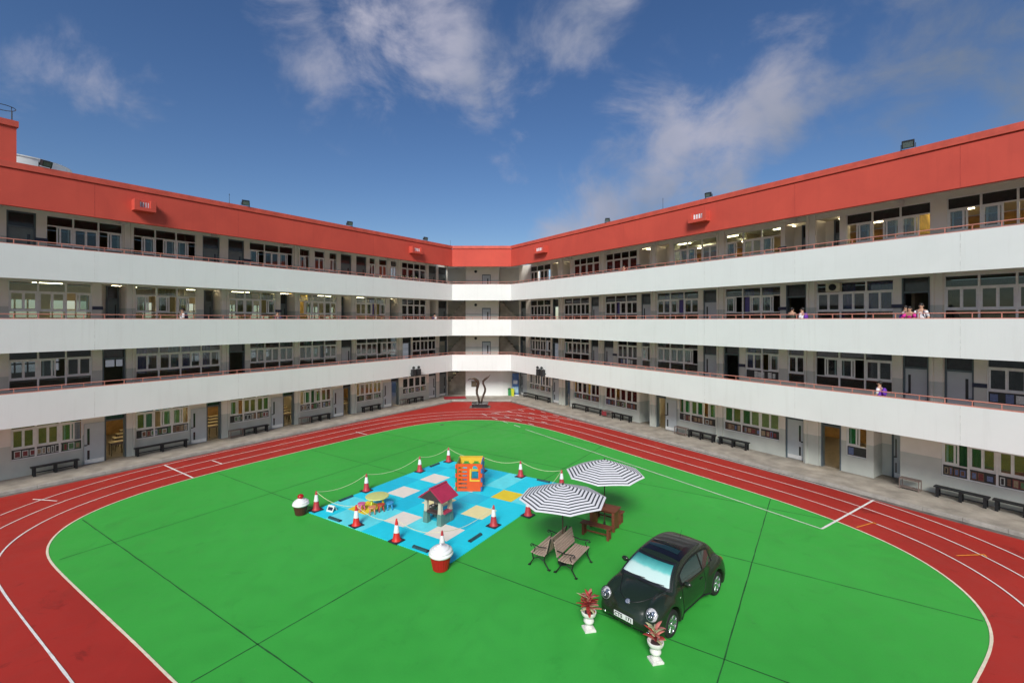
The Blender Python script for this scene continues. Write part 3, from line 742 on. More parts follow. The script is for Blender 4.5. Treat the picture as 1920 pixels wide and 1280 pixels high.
# ------------------------------------------------------------------ stair block at the far end
X0, X1 = 0.0, B.x-A.x
def eb(nm, m, x0, x1, y0, y1, z0, z1, **kw):
    return MB().box(x0, x1, y0, y1, z0, z1).build(nm, m, ENDB, **kw)
mi = miter('L', 2.3)-A; mj = miter('R', 2.5)-A
def endpoly(nm, m, z0, z1, y1=7.0, y0=.162):
    return MB().prism([(X0-.0, y0), (X1+.0, y0), (X1+3.2, y1), (X0-3.6, y1)], z0, z1).build(nm, m, ENDB)
for k in (2, 3, 4):
    fz = FL*(k-1)
    eb('parapet', M['white_wall'], X0, X1, .0, .16, fz-.45, fz+1.05)
    endpoly('floor_slab', M['ceiling'], fz-.163, fz-.003)
    endpoly('corridor_floor', M['tile_floor'], fz-.001, fz+.014, 2.4, .17)
    zt = fz+1.05; rl = MB().box(X0, X1, .02, .14, zt, zt+.035); rl.tube([(X0, .08, zt+.22), (X1, .08, zt+.22)], .024, 6)
    rail = rl.build('railing', M['terracotta'], ENDB); f_ = None
    for i in range(7):
        if f_ is None: f_ = MB().box(-.014, .014, -.014, .014, 0, .205).build('post', M['terracotta'], rail); o = f_
        else: o = f_.copy(); COL.objects.link(o); o.parent = rail
        o.location = (.3+i*.8, .08, zt+.03)
eb('fascia', M['fascia'], X0, X1, .003, .2, 12.62, 14.22); eb('shadow_groove', M['fascia'], X0, X1, .05, .19, 14.22, 14.28); eb('coping', M['coping_red'], X0, X1, -.05, .24, 14.28, 14.553)
endpoly('roof', M['ceiling'], 13.02, 13.203, 7, .2)
cx0, cx1 = G(873, 600.001).x, 0
YB = 2.45
cx0 = (873-960)/F*(44+YB)-A.x; cx1 = (935-960)/F*(44+YB)-A.x
for k in (1, 2, 3, 4):
    fz = FL*(k-1); z0 = fz+(.12 if k == 1 else .015)
    m = M['white_wall'] if k == 1 else M['corridor']
    z1 = fz+3.13 if k < 4 else 13.015
    if k == 1:
        # rounded bay on the ground floor
        pts = [(cx0, YB), (cx1, YB)]
        for i in range(1, 9):
            a = i/8*math.pi/2; pts.append((cx1+2.2*math.sin(a), YB+2.2*(1-math.cos(a))))
        pts += [(cx1+2.2, 5), (cx0, 5)]
        MB().prism(pts, z0, z1).build('core_wall', m, ENDB)
    else: eb('core_wall', m, cx0, cx1, YB, YB+2.6, z0, z1)
    eb('stair_back_wall', M['corridor'], X0-3.4, X1+3.0, 5.6, 5.8, z0, z1)
    # stair flights behind the two openings: solid wedges with a stepped top
    if k < 4:
        for x_, dr in ((cx0-.05, -1), (cx1+.05, 1)):
            if k == 1 and dr == 1: continue
            poly_ = [(0, 0), (dr*2.7, 0)]
            n_ = 10
            for i in range(n_):
                q = 2.7-i*.27; poly_ += [(dr*q, (i+1)*.3), (dr*(q-.27), (i+1)*.3)]
            MB().extr(poly_, (x_, 4.7, z0), (1, 0, 0), (0, 0, 1), (0, 1, 0), 1.4).build('stair_flight', M['concrete'], ENDB)
    if k > 1:
        d0 = (904-960)/F*(44+YB)-A.x; d1 = (920-960)/F*(44+YB)-A.x
        fr = MB().box(d0, d0+.06, YB-.05, YB-.002, z0, fz+2.2).box(d1-.06, d1, YB-.05, YB-.002, z0, fz+2.2).box(d0+.06, d1-.06, YB-.05, YB-.002, fz+2.1, fz+2.2).build('door_frame', M['door_frame'], ENDB)
        MB().box(d0+.06, d1-.06, YB-.035, YB-.004, z0, fz+2.1).build('door_leaf', M['door_grey'], fr)
        MB().box(d0+.5, d0+.62, YB-.05, YB-.036, fz+1.0, fz+1.8).build('door_glass', M['slot'], fr)
        lx = (892-960)/F*(44+YB)-A.x
        MB().ell((lx, YB-.05, fz+2.5), (.14, .06, .14)).build('bell', M['black_metal'], ENDB, smooth=True)
for dx in (cx0+.2, cx1-.3):
    pass

# ------------------------------------------------------------------ roof-top and facade fittings
def floodlight(W, px, t, z, wd, aim, label):
    """box floodlight on a bracket, aimed down into the court"""
    a = s_of(W.side, px, t); p = wp(W.side, a, t, z)
    r = empty('floodlight', p, math.atan2(-W.V.y, -W.V.x)+aim, label, 'floodlight', 'floodlights along the roof edge')
    h = wd*.75; c = Vector((.10, 0, .06+h/2)); tl = R(-22)
    ax = Vector((math.cos(tl), 0, math.sin(tl))); az = Vector((-math.sin(tl), 0, math.cos(tl))); ay = Vector((0, 1, 0))
    mb = MB().obox(c, ax*.11, ay*wd/2, az*h/2).obox(c-ax*.15, ax*.05, ay*wd*.3, az*h*.3)
    mb.obox(c+ax*.115+az*(h/2-.02), ax*.015, ay*wd/2, az*.02).obox(c+ax*.115-az*(h/2-.02), ax*.015, ay*wd/2, az*.02)
    mb.obox(c+ax*.115+ay*(wd/2-.02), ax*.015, ay*.02, az*(h/2-.04)).obox(c+ax*.115-ay*(wd/2-.02), ax*.015, ay*.02, az*(h/2-.04))
    mb.build('housing', M['black_metal'], r, bevel=.01)
    MB().obox(c+ax*.115, ax*.004, ay*(wd/2-.04), az*(h/2-.04)).build('lens', M['flood_lens'], r)
    MB().box(-.02, .02, -wd/2-.04, -wd/2-.015, .0, .1+h/2).box(-.02, .02, wd/2+.015, wd/2+.04, .0, .1+h/2).box(-.06, .06, -wd/2-.04, wd/2+.04, -.02, .0+.02).build('bracket', M['black_metal'], r)
M['flood_lens'] = mat('grey_lamp_lens', (.10, .13, .13), .2, var=.3, scale=20)
floodlight(WL, 84, .1, 14.56, .36, .25, 'largest roof floodlight, black box in front of the white water tank')
floodlight(WL, 460, .1, 14.56, .40, -.3, 'black box floodlight on the left roof edge beside the thin lightning rod')
floodlight(WL, 655, .1, 14.56, .38, -.35, 'black box floodlight on the left roof edge, middle one of the three against plain sky')
floodlight(WL, 797, .1, 14.56, .33, -.3, 'smallest black floodlight on the left roof edge, nearest the far corner')
floodlight(WR, 1703, .1, 14.56, .40, .25, 'large black floodlight on the right roof edge, nearest the camera')
floodlight(WR, 1329, .1, 14.56, .32, .3, 'black box floodlight halfway along the right roof edge')
floodlight(WR, 1139, .1, 14.56, .32, .8, 'small grey floodlight near the far end of the right roof edge')
for W, px, t, hh, lb in ((WL, 430, .1, .62, 'thin lightning rod on the left roof edge beside a floodlight'), (WR, 1243, .1, .75, 'thin lightning rod on the right roof edge'), (WL, 849, .1, .5, 'short lightning rod at the far left roof corner')):
    p = wp(W.side, max(.15, s_of(W.side, px, t)), t, 14.55)
    r = empty('lightning_rod', p, 0, lb, 'lightning rod')
    MB().lathe([(.012, 0), (.010, hh*.9), (.002, hh)], 6).build('rod', M['black_metal'], r)
    MB().lathe([(.03, 0), (.03, .04), (.015, .06)], 8).ell((0, 0, hh*.86), (.025, .025, .03), 8, 5).build('clamp', M['black_metal'], r)
# water tank behind the left parapet
tk = empty('water_tank', (-28.4, 26.9, 13.2), 0, 'pale round water tank standing on the left roof behind the red parapet', 'water tank')
MB().lathe([(2.3, 0), (2.3, 3.3)], 48, cap=False).build('tank_wall', M['tank'], tk, smooth=True)
MB().lathe([(2.34, 3.3), (2.34, 3.36), (2.2, 3.39), (.4, 3.5), (.01, 3.5)], 48).build('tank_lid', M['tank'], tk, smooth=True, auto=30)
# ladder cage on the stair head
p = wp('L', s_of('L', 4, .8), .8, 16.1)
lc = empty('ladder_cage', p, 0, 'dark hoop of a roof ladder cage above the red stair head at upper left', 'ladder')
rr = .42; circ = [(rr*math.cos(a), rr*math.sin(a), .98) for a in [i*math.pi/12 for i in range(25)]]
MB().tube(circ, .016, 6).build('hoop', M['black_metal'], lc)
for a in (0, 1.57, 3.14, 4.71): MB().tube([(rr*math.cos(a), rr*math.sin(a), 0), (rr*math.cos(a), rr*math.sin(a), .98)], .013, 6).build('upright', M['black_metal'], lc)

def lamp_box(W, px, wpx, z, label):
    a0, a1 = sorted((s_of(W.side, px-wpx/2, 0), s_of(W.side, px+wpx/2, 0)))
    c = (a0+a1)/2; p = wp(W.side, c, 0, z); hw = (a1-a0)/2
    r = empty('wall_lamp', p, W.ang, label, 'wall lamp', 'red lamp boxes on the fascia')
    sg = W.sg; mb = MB()
    def b(m_, x0, x1, t0, t1, z0, z1, mi=0): m_.box(x0, x1, sg*t0, sg*t1, z0, z1, mi)
    b(mb, -hw, hw, -.42, -.002, -.30, -.12); b(mb, -hw, -hw+.24, -.42, -.002, -.12, .26); b(mb, hw-.24, hw, -.42, -.002, -.12, .26)
    mb.build('housing', M['fascia'], r, bevel=.01)
    mb = MB(); b(mb, -hw+.26, hw-.26, -.26, -.06, -.10, .17); mb.build('lamp_glass', M['lamp_glass'], r)
    n = 4; mb = MB()
    for i in range(n+1):
        x = -hw+.26+(2*hw-.52)*i/n; b(mb, x-.018, x+.018, -.285, -.262, -.118, .19)
    b(mb, -hw+.25, hw-.25, -.28, -.262, .19, .22); mb.build('lamp_guard', M['fascia'], r)
lamp_box(WL, 267, 41, 13.52, 'near red lamp box with a barred white lamp on the left red fascia')
lamp_box(WL, 777, 20, 13.55, 'far small red lamp box on the left red fascia')
lamp_box(WR, 1017, 20, 13.55, 'far small red lamp box on the right red fascia')
lamp_box(WR, 1315, 34, 13.52, 'near red lamp box with a white lamp on the right red fascia')

def speaker(W, px, label):
    a = s_of(W.side, px, 0); p = wp(W.side, a, 0, 2.98); r = empty('loudspeaker', p, W.ang, label, 'loudspeaker', 'loudspeakers on the lowest white band'); r.scale = (.68, .8, .72)
    sg = W.sg
    for k, dx in enumerate((-.42, .42)):
        MB().box(dx-.27, dx+.27, sg*-.42, sg*-.06, -.15, .62).build('speaker_box', M['black_metal'], r, bevel=.03)
        MB().tube([(dx, sg*-.08, .62), (dx+.05, sg*-.25, .80), (dx+.3, sg*-.5, .86)], .025, 6).build('arm', M['black_metal'], r)
        MB().tube([(dx+.26, sg*-.46, .85), (dx+.34, sg*-.56, .87), (dx+.40, sg*-.64, .87)], [.05, .10, .17], 12).build('horn', M['black_metal'], r)
    MB().box(-.75, .75, sg*-.07, sg*-.002, .1, .18).build('mount', M['black_metal'], r)
speaker(WL, 777, 'pair of black loudspeakers on the left white band near the far corner')
speaker(WR, 1017, 'pair of black loudspeakers on the right white band near the far corner')

# air conditioner in a third-floor transom
ac = empty('air_conditioner', wp('R', WR.px(1565), WR.corr-.02, 6.6+2.42), WR.ang, 'beige air conditioner unit set in a window head on the right wing', 'air conditioner')
sg = WR.sg
M['ac'] = mat('beige_appliance', (.62, .58, .45), .5)
MB().box(-.32, .32, sg*-.22, sg*.04, 0, .44).build('housing', M['ac'], ac, bevel=.02)
mb = MB(); mb.lathe([(.17, 0), (.17, .02), (.14, .02), (.14, 0)], 20); me = mb
o = me.build('fan_grille', M['black_metal'], ac); o.rotation_euler = (R(90)*sg, 0, 0); o.location = (0, sg*-.222, .22)

# ------------------------------------------------------------------ benches and racks on the walkway
def long_bench(L_):
    r = empty('bench', (0, 0, 0))
    MB().box(-L_/2, L_/2, -.16, .16, .40, .45).build('seat', M['black_bench'], r, bevel=.008)
    MB().box(-L_/2+.1, L_/2-.1, -.02, .02, .13, .18).build('stretcher', M['black_bench'], r)
    for x in (-L_/2+.12, 0, L_/2-.12):
        mb = MB().box(x-.05, x+.05, -.14, -.08, 0, .398).box(x-.05, x+.05, .08, .14, 0, .398).box(x-.04, x+.04, -.078, .078, .32, .396)
        mb.build('leg', M['black_bench'], r)
    return r
def rack(L_=.95, h=.48):
    r = empty('shoe_rack', (0, 0, 0))
    MB().box(-L_/2, L_/2, -.17, .17, h-.035, h).build('top', M['rack'], r)
    MB().box(-L_/2+.03, L_/2-.03, -.15, .15, .07, .09).build('lower_shelf', M['rack'], r)
    for x in (-L_/2+.02, L_/2-.02):
        for y in (-.155, .155): MB().box(x-.015, x+.015, y-.015, y+.015, 0, h-.037).build('leg', M['rack'], r)
    return r
def place(W, p0, p1, fn, t, label, cat, group=None, z=.12):
    a0, a1 = sorted((s_of(W.side, p0, t), s_of(W.side, p1, t)))
    r = fn(a1-a0) if fn is long_bench else fn(min(1.15, a1-a0))
    r.location = wp(W.side, (a0+a1)/2, t, z); r.rotation_euler = (0, 0, W.ang); tag(r, label, cat, group)
    return r
gb = 'black benches against the classroom walls'
tl, tr = WL.corr-.42, WR.corr-.42
for p0, p1, lb in ((57, 148, 'black bench nearest the camera on the left walkway'), (252, 352, 'long black bench on the left walkway, second from the camera'), (453, 503, 'black bench on the left walkway, third from the camera, beside a metal rack'),
                   (580, 619, 'black bench on the left walkway, fourth from the camera, beside a metal rack'), (679, 713, 'black bench on the left walkway without a rack, second from the far corner'), (764, 793, 'black bench on the left walkway nearest the far corner')):
    place(WL, p0, p1, long_bench, tl, lb, 'bench', gb)
for p0, p1, lb in ((983, 1031, 'black bench on the right walkway nearest the far corner and the recycling bins'), (1074, 1129, 'long black bench on the right walkway, left of the rack with red panel'), (1148, 1184, 'short black bench on the right walkway, right of the rack with red panel'),
                   (1291, 1341, 'black bench on the right walkway beside the brown metal rack'), (1348, 1404, 'black bench on the right walkway left of the closed grey door'), (1752, 1856, 'large black bench at the right edge, beside the low metal rack'), (1862, 1990, 'black bench cut off by the right edge of the picture')):
    place(WR, p0, p1, long_bench, tr, lb, 'bench', gb)
gr_ = 'metal racks on the walkways'
for p0, p1, lb in ((430, 454, 'thin metal rack left of the third bench on the left walkway'), (562, 580, 'thin metal rack left of the fourth bench on the left walkway'), (752, 763, 'tiny metal rack beside the last bench on the left walkway')):
    place(WL, p0, p1, rack, tl, lb, 'rack', gr_)
rk = place(WR, 1131, 1146, rack, tr, 'metal rack holding a dark red panel between two black benches', 'rack', gr_)
place(WR, 1267, 1289, rack, tr, 'brown metal rack right of the folded-back grey door', 'rack', gr_)
place(WR, 1688, 1726, rack, tr, 'low brown metal rack by the recessed doorway on the right', 'rack', gr_)
o = MB().box(-.4, .1, -.19, -.175, .1, .42).build('red_panel', mat('maroon_panel', (.25, .03, .04), .6), rk)

# ------------------------------------------------------------------ far corner: sculpture, mat, bins, banner
M['bronze'] = mat('dark_bronze', (.085, .06, .045), .38, metal=.6, var=.4, scale=5)
sc_ = empty('sculpture', (-2.8, 41.1, 0), 0, 'tall dark bronze sculpture of two curling leaves on a black plinth', 'sculpture')
k_ = .00786
Lp = [(-8, 792, 12), (-18, 735, 13), (-35, 690, 13), (-36, 650, 14), (-28, 610, 15), (-20, 575, 17), (-28, 548, 19), (-48, 528, 17), (-72, 517, 12), (-100, 514, 8), (-122, 524, 5), (-137, 540, 1.5)]
Rp = [(14, 792, 11), (24, 745, 11), (40, 700, 12), (54, 665, 12), (57, 635, 12), (48, 605, 11), (34, 575, 11), (36, 548, 12), (56, 525, 13), (80, 508, 11), (98, 492, 7), (115, 476, 2)]
for nm, pts in (('left_leaf', Lp), ('right_leaf', Rp)):
    MB().tube([(a*k_, .0+.1*math.sin(i*.5), (797-b)*k_+.30) for i, (a, b, c) in enumerate(pts)], [c*k_*.95 for _, _, c in pts], 10, flat=.45, up=(0, 1, 0)).build('leaf', M['bronze'], sc_, smooth=True)
MB().box(-.68, .68, -.42, .45, .0, .33).box(-.72, .72, -.46, .49, .33, .37).build('plinth', mat('polished_black_stone', (.015, .016, .018), .15, var=.3), sc_, bevel=.01)
MB().box(-.9, .9, -.55, .6, .012, .03).build('base_slab', M['gutter'], sc_)
redm = empty('entrance_mat', (G(858, 741).x, 45.2, .125), R(12), 'dark red entrance mat in front of the left stair at the far end', 'mat')
MB().box(-1.05, 1.05, -.75, .75, 0, .015).build('mat_sheet', mat('red_mat_fibre', (.33, .012, .02), .95, var=.25, scale=20), redm)
for y in (-.75, .75): MB().box(-1.05, 1.05, y-.03, y+.03, .015, .022).build('mat_edge', M['black_metal'], redm)
pl = empty('wall_plaque', ((888.5-960)/F*46.3, 46.43, 0), 0, 'small square dark wall plaque behind the sculpture', 'plaque')
MB().box(-.22, .22, -.03, 0, 1.05, 1.55).build('plaque_plate', mat('brown_plaque', (.13, .10, .06), .5, var=.4, scale=12), pl)
MB().box(-.25, .25, -.025, .004, 1.02, 1.58).build('plaque_frame', M['black_metal'], pl)
bn = empty('banner', ((966.5-960)/F*47, 46.7, .12), R(-18), 'tall blue pull-up banner beside the first door of the right wing', 'banner')
MB().box(-.34, .34, -.01, .01, .08, 2.2).build('banner_sheet', mat('blue_banner_print', (.05, .13, .32), .5, var=.6, scale=3), bn)
MB().box(-.3, .3, -.016, -.011, .25, .85).build('print_panel', mat('pale_blue_print', (.35, .55, .70), .5, var=.3, scale=5), bn)
MB().box(-.22, .22, -.017, -.011, 1.15, 1.5).build('print_panel', mat('white_print', (.55, .62, .72), .5, var=.3, scale=9), bn)
MB().box(-.38, .38, -.08, .08, 0, .08).build('banner_foot', M['frame'], bn)
for i, (px, py, c, lb) in enumerate(((955, 741, (.03, .25, .08), 'green recycling bin beside the blue banner, the darker left one'), (961, 742, (.50, .55, .03), 'yellow-green recycling bin beside the blue banner'))):
    p = G(px, py, .12); b = empty('recycling_bin', p, R(10), lb, 'bin', 'recycling bins by the banner')
    mm = mat('bin_plastic_%d' % i, c, .45)
    MB().lathe([(.17, 0), (.21, .62)], 4, rot=R(45)).build('bin_body', mm, b)
    MB().lathe([(.23, .62), (.23, .68), (.12, .74)], 4, rot=R(45)).build('bin_lid', M['cur_green'] if i == 0 else mm, b)

# ------------------------------------------------------------------ play mat
am = Vector((.535, .845, 0)).normalized(); bmv = Vector((am.y, -am.x, 0))
L0 = G(579, 961); T = 1.03
pm_ = empty('play_mat', (L0.x, L0.y, .006), math.atan2(bmv.y, bmv.x), 'bright blue interlocking foam play mat with cream and yellow squares', 'play mat')
MT = [mat('cyan_foam', (.008, .66, .82), .65, var=.05, scale=2), mat('light_cyan_foam', (.12, .76, .84), .65, var=.1, scale=2), mat('deep_cyan_foam', (.004, .54, .74), .65, var=.06, scale=2),
      mat('cream_foam', (.82, .76, .66), .7, var=.05, scale=3), mat('yellow_foam', (.80, .62, .03), .7, var=.06, scale=3), mat('pale_yellow_foam', (.84, .76, .38), .7, var=.05, scale=3)]
def jig(edge):   # dovetailed rim of a foam tile
    pts = []; n = 10
    for e in range(4):
        for i in range(n):
            u0, u1 = i/n, (i+.5)/n
            d = .018 if edge[e] else 0
            for u, k in ((u0, 0), (u1, 0), (u1, d), (u0+1/n, d)) if d else ((u0, 0),):
                x, y = ((u, -k), (1+k, u), (1-u, 1+k), (-k, 1-u))[e]
                pts.append((.003+x*(T-.006), .003+y*(T-.006)))
    return pts
spec = {(1, 1): 4, (3, 1): 3, (5, 1): 3, (1, 3): 3, (3, 3): 5, (5, 3): 5, (1, 5): 3, (3, 5): 3, (5, 5): 4}
cache = {}; rt = random.Random(5)
for i in range(7):
    for j in range(8):
        e = (j == 0, i == 6, j == 7, i == 0); ci = spec.get((i, j), rt.choice((0, 0, 1, 2)) if (i+j) % 2 else rt.choice((0, 2, 0, 1)))
        key = (e, ci)
        if key not in cache:
            o = MB().prism(jig(e), 0, .018).build('foam_tile', MT[ci], pm_); cache[key] = o
        else: o = cache[key].copy(); COL.objects.link(o); o.parent = pm_
        o.location = (i*T, j*T, 0)

# traffic cones
M['cone_red'] = mat('faded_crimson_cone', (.44, .035, .045), .5, var=.2, scale=9)
M['cone_bright'] = mat('bright_red_cone', (.62, .02, .015), .45, var=.12, scale=9)
M['cone_white'] = mat('reflective_white_sleeve', (.72, .72, .73), .45, var=.12, scale=12)
M['rubber'] = mat('dark_rubber', (.022, .02, .032), .7, var=.3, scale=12)
def cone(z_mat, w0=.36, w1=.62):
    r = empty('traffic_cone', (0, 0, 0)); f = lambda z: .135-.105*(z-.04)/.72
    MB().box(-.215, .215, -.215, .215, 0, .035).build('base', M['rubber'], r, bevel=.012)
    MB().lathe([(.165, .035), (.145, .06), (f(.08), .08), (f(w0), w0), (f(w1), w1), (f(.74), .74), (.022, .765), (.012, .77)], 20).build('body', z_mat, r, smooth=True, auto=40)
    MB().lathe([(f(w0)+.001, w0), (f(w0)+.004, w0+.004), (f(w1)+.004, w1-.004), (f(w1)+.001, w1)], 20, cap=False).build('sleeve', M['cone_white'], r, smooth=True, auto=40)
    return r
c1 = cone(M['cone_red']); c2 = cone(M['cone_bright'], .30, .56)
cones = [((593, 957), 0, 'traffic cone at the left corner of the play mat beside the brown cupcake'), ((687, 921), 0, 'red and white traffic cone behind the round kids table'), ((787, 884.5), 0, 'traffic cone on the far left edge of the mat, second from the top corner'),
         ((841, 866), 0, 'traffic cone at the far top corner of the play mat'), ((976, 894), 0, 'traffic cone on the far right edge of the mat, right of the orange play cube'), ((1053, 913), 0, 'traffic cone with its foot hidden behind the front striped parasol'),
         ((990, 967), 0, 'traffic cone mostly hidden under the left rim of the front striped parasol'), ((925.5, 986.5), 0, 'traffic cone on the right edge of the mat, right of the red-roofed playhouse'), ((829, 1040), 0, 'traffic cone at the near corner, mostly hidden behind the red cupcake'),
         ((743.5, 1015), 1, 'traffic cone on the near left edge of the mat, left of the red cupcake'), ((668, 986), 1, 'brightest red traffic cone, on the near left edge in front of the kids table'), ((904, 884), 0, 'traffic cone hidden behind the orange play cube, only its tip showing')]
cpos = []
for i, (p, b, lb) in enumerate(cones):
    q = G(*p); src = c2 if b else c1
    if i == 0: o = c1
    elif i == 9: o = c2
    else: o = copy_tree(src)
    o.location = (q.x, q.y, .024 if 0 else (.024)); o.rotation_euler = (0, 0, pm_.rotation_euler[2]+random.uniform(-.2, .2)); tag(o, lb, 'traffic cone', 'traffic cones round the play mat'); cpos.append(q)
# rope strung from cone to cone
order = [7, 8, 9, 10, 0, 1, 2, 3, 11, 4, 5, 6]
rp = []
for a, b in zip(order, order[1:]):
    p, q = cpos[a], cpos[b]; L_ = (q-p).length; sag = min(.5, .07*L_+.03)*(1.15 if a in (8, 9) else 1)
    for k in range(10):
        t = k/10; z = .76-4*sag*t*(1-t); rp.append((p.x+(q.x-p.x)*t, p.y+(q.y-p.y)*t, z))
rp.append((cpos[6].x, cpos[6].y, .76))
o = MB().tube(rp, .008, 6).build('rope', mat('cream_rope', (.74, .70, .45), .8, var=.15, scale=30))
tag(o, 'thin cream rope strung from cone to cone round the play mat', 'rope')
# rubber weights that hold the mat edge down
M['weight'] = mat('dark_teal_rubber', (.02, .07, .08), .5, var=.3, scale=9)
wt = None
for (px, py, d, lb) in ((648.6, 936, 'a', 'dark rubber weight on the mat edge behind the kids table'), (628, 975, 'b', 'dark rubber weight on the near left mat edge by the cupcake with cherry'), (789, 1031, 'b', 'dark rubber weight on the near mat edge left of the red cupcake'),
                        (815, 873, 'a', 'dark rubber weight on the far left mat edge between two cones'), (891, 1010, 'a', 'dark rubber weight on the right mat edge right of the red cupcake'), (1019, 903, 'b', 'dark rubber weight on the far right mat edge by the striped parasols')):
    q = G(px, py)
    if wt is None:
        wt = empty('mat_weight'); MB().extr([(-.07, 0), (.07, 0), (.055, .05), (.03, .065), (-.03, .065), (-.055, .05)], (0, 0, 0), (0, 1, 0), (0, 0, 1), (1, 0, 0), .62).build('weight_body', M['weight'], wt, bevel=.006)
        for x in (-.315, .315): MB().extr([(-.072, 0), (.072, 0), (.057, .052), (.03, .067), (-.03, .067), (-.057, .052)], (x, 0, 0), (0, 1, 0), (0, 0, 1), (1, 0, 0), .03).build('end_cap', M['rubber'], wt)
        o = wt
    else: o = copy_tree(wt)
    v = bmv if d == 'b' else am
    o.location = (q.x, q.y, .025); o.rotation_euler = (0, 0, math.atan2(v.y, v.x)); tag(o, lb, 'weight', 'rubber weights holding the play mat')
# folded card sign on the mat
q = G(622, 958); cs = empty('sign_card', (q.x, q.y, .025), R(-25), 'small white tent-folded card sign at the left corner of the play mat', 'sign')
MB().extr([(-.13, 0), (0, .22), (.006, .22), (-.122, 0)], (0, 0, 0), (0, 1, 0), (0, 0, 1), (1, 0, 0), .34).build('front_leaf', M['papers'][0], cs)
MB().extr([(.13, 0), (0, .22), (-.006, .22), (.122, 0)], (0, 0, 0), (0, 1, 0), (0, 0, 1), (1, 0, 0), .34).build('back_leaf', M['papers'][0], cs)
MB().obox((0, -.072, .105), (.12, 0, 0), (0, -.0016, .001), (0, .03, .052)).build('print_block', M['navy'], cs)

# ------------------------------------------------------------------ kids table and stools
def legs4(mb, r0, r1, z1, rad, n=4, off=.785):
    for i in range(n):
        a = off+i*2*math.pi/n; mb.tube([(r0*math.cos(a), r0*math.sin(a), 0), (r1*math.cos(a), r1*math.sin(a), z1)], rad, 10)
q = Vector((-5.44, 18.95, .024)); kt = empty('kids_table', q, .3, 'round yellow-green plastic kids table with four thick legs', 'table')
M['lime'] = mat('yellow_green_plastic', (.62, .66, .22), .4, var=.06)
MB().lathe([(.40, .455), (.455, .46), (.462, .48), (.455, .5), (.43, .505), (.01, .503)], 40).build('tabletop', M['lime'], kt, smooth=True, auto=40)
for i in range(4):
    a = .785+i*math.pi/2; MB().tube([(.36*math.cos(a), .36*math.sin(a), 0), (.28*math.cos(a), .28*math.sin(a), .456)], [.032, .045], 10).build('leg', mat('lime_leg', (.52, .62, .04), .4) if i == 0 else bpy.data.materials['lime_leg'], kt, smooth=True)
st0 = None
for c, (x, y), lb in (((.62, .12, .30), (-6.0, 18.72), 'pink plastic stool left of the kids table'), ((.70, .26, .14), (-5.47, 18.36), 'orange plastic stool in front of the kids table'), ((.03, .30, .60), (-4.9, 18.8), 'blue plastic stool right of the kids table'), ((.5, .06, .04), (-5.2, 18.62), 'red plastic stool tucked under the kids table')):
    mm = mat('stool_plastic', c, .4, var=.06); s_ = empty('kids_stool', (x, y, .024), random.random(), lb, 'stool', 'plastic stools round the kids table')
    MB().lathe([(.13, .255), (.155, .26), (.158, .275), (.15, .29), (.01, .288)], 24).build('seat', mm, s_, smooth=True, auto=40)
    for i in range(4):
        a = .785+i*math.pi/2; MB().tube([(.14*math.cos(a), .14*math.sin(a), 0), (.095*math.cos(a), .095*math.sin(a), .257)], [.022, .03], 8).build('leg', mm, s_, smooth=True)

# ------------------------------------------------------------------ playhouse with red roof
# local x along the gable face (N -> L direction reversed), y along the ridge
PN = Vector((-2.62, 17.2, .024)); ax_ = math.atan2(-.45, .77)
ph = empty('playhouse', (0, 0, 0), 0, 'small plastic playhouse with red tiled roof, cream posts and green base', 'playhouse')
ctr = PN+Vector((-.385, .225, 0))+Vector((.22, .315, 0)); ph.location = (ctr.x, ctr.y, .024); ph.rotation_euler = (0, 0, math.atan2(-.51, .86))
hw, hd = .44, .38
PG = mat('green_grey_plastic', (.10, .22, .19), .45, var=.1); PC = mat('cream_plastic', (.55, .50, .38), .45, var=.1); PR = mat('raspberry_plastic', (.42, .03, .08), .4, var=.12, scale=5)
PB = mat('dark_brown_plastic', (.055, .035, .035), .45, var=.15); PD = mat('dark_green_plastic', (.03, .05, .04), .4)
for sx in (-1, 1):
    for sy in (-1, 1):
        x, y = sx*(hw-.11), sy*(hd-.10)
        MB().add([(x-.11*1.0, y-.10, 0), (x+.11, y-.10, 0), (x+.11, y+.10, 0), (x-.11, y+.10, 0), (x-.09, y-.08, .42), (x+.09, y-.08, .42), (x+.09, y+.08, .42), (x-.09, y+.08, .42)],
                 [(0, 1, 2, 3), (4, 5, 6, 7), (0, 1, 5, 4), (1, 2, 6, 5), (2, 3, 7, 6), (3, 0, 4, 7)]).build('corner_base', PG, ph, bevel=.008)
        MB().add([(x-.075, y-.07, .42), (x+.075, y-.07, .42), (x+.075, y+.07, .42), (x-.075, y+.07, .42), (x-.05, y-.05, .95), (x+.05, y-.05, .95), (x+.05, y+.05, .95), (x-.05, y+.05, .95)],
                 [(0, 1, 2, 3), (4, 5, 6, 7), (0, 1, 5, 4), (1, 2, 6, 5), (2, 3, 7, 6), (3, 0, 4, 7)]).build('post', PC, ph)
MB().box(hw-.13, hw-.02, -hd+.2, hd-.2, 0, .40).build('side_wall', PG, ph)
MB().box(hw-.18, hw+.05, -hd+.17, hd-.17, .40, .45).build('counter', PR, ph)
MB().box(-hw+.2, hw-.2, -hd-.02, -hd+.22, .40, .48).build('sink_counter', PB, ph, bevel=.01)
MB().box(-hw-.02, -hw+.30, -hd+.17, hd-.17, .44, .49).build('stove_counter', PD, ph)
for yy in (-.1, .08): MB().lathe([(.05, .492), (.05, .502), (.035, .502), (.035, .494)], 14, (-hw+.12, yy, 0)).build('burner', M['papers'][0], ph)
ez, az_, ov = .93, 1.32, .10
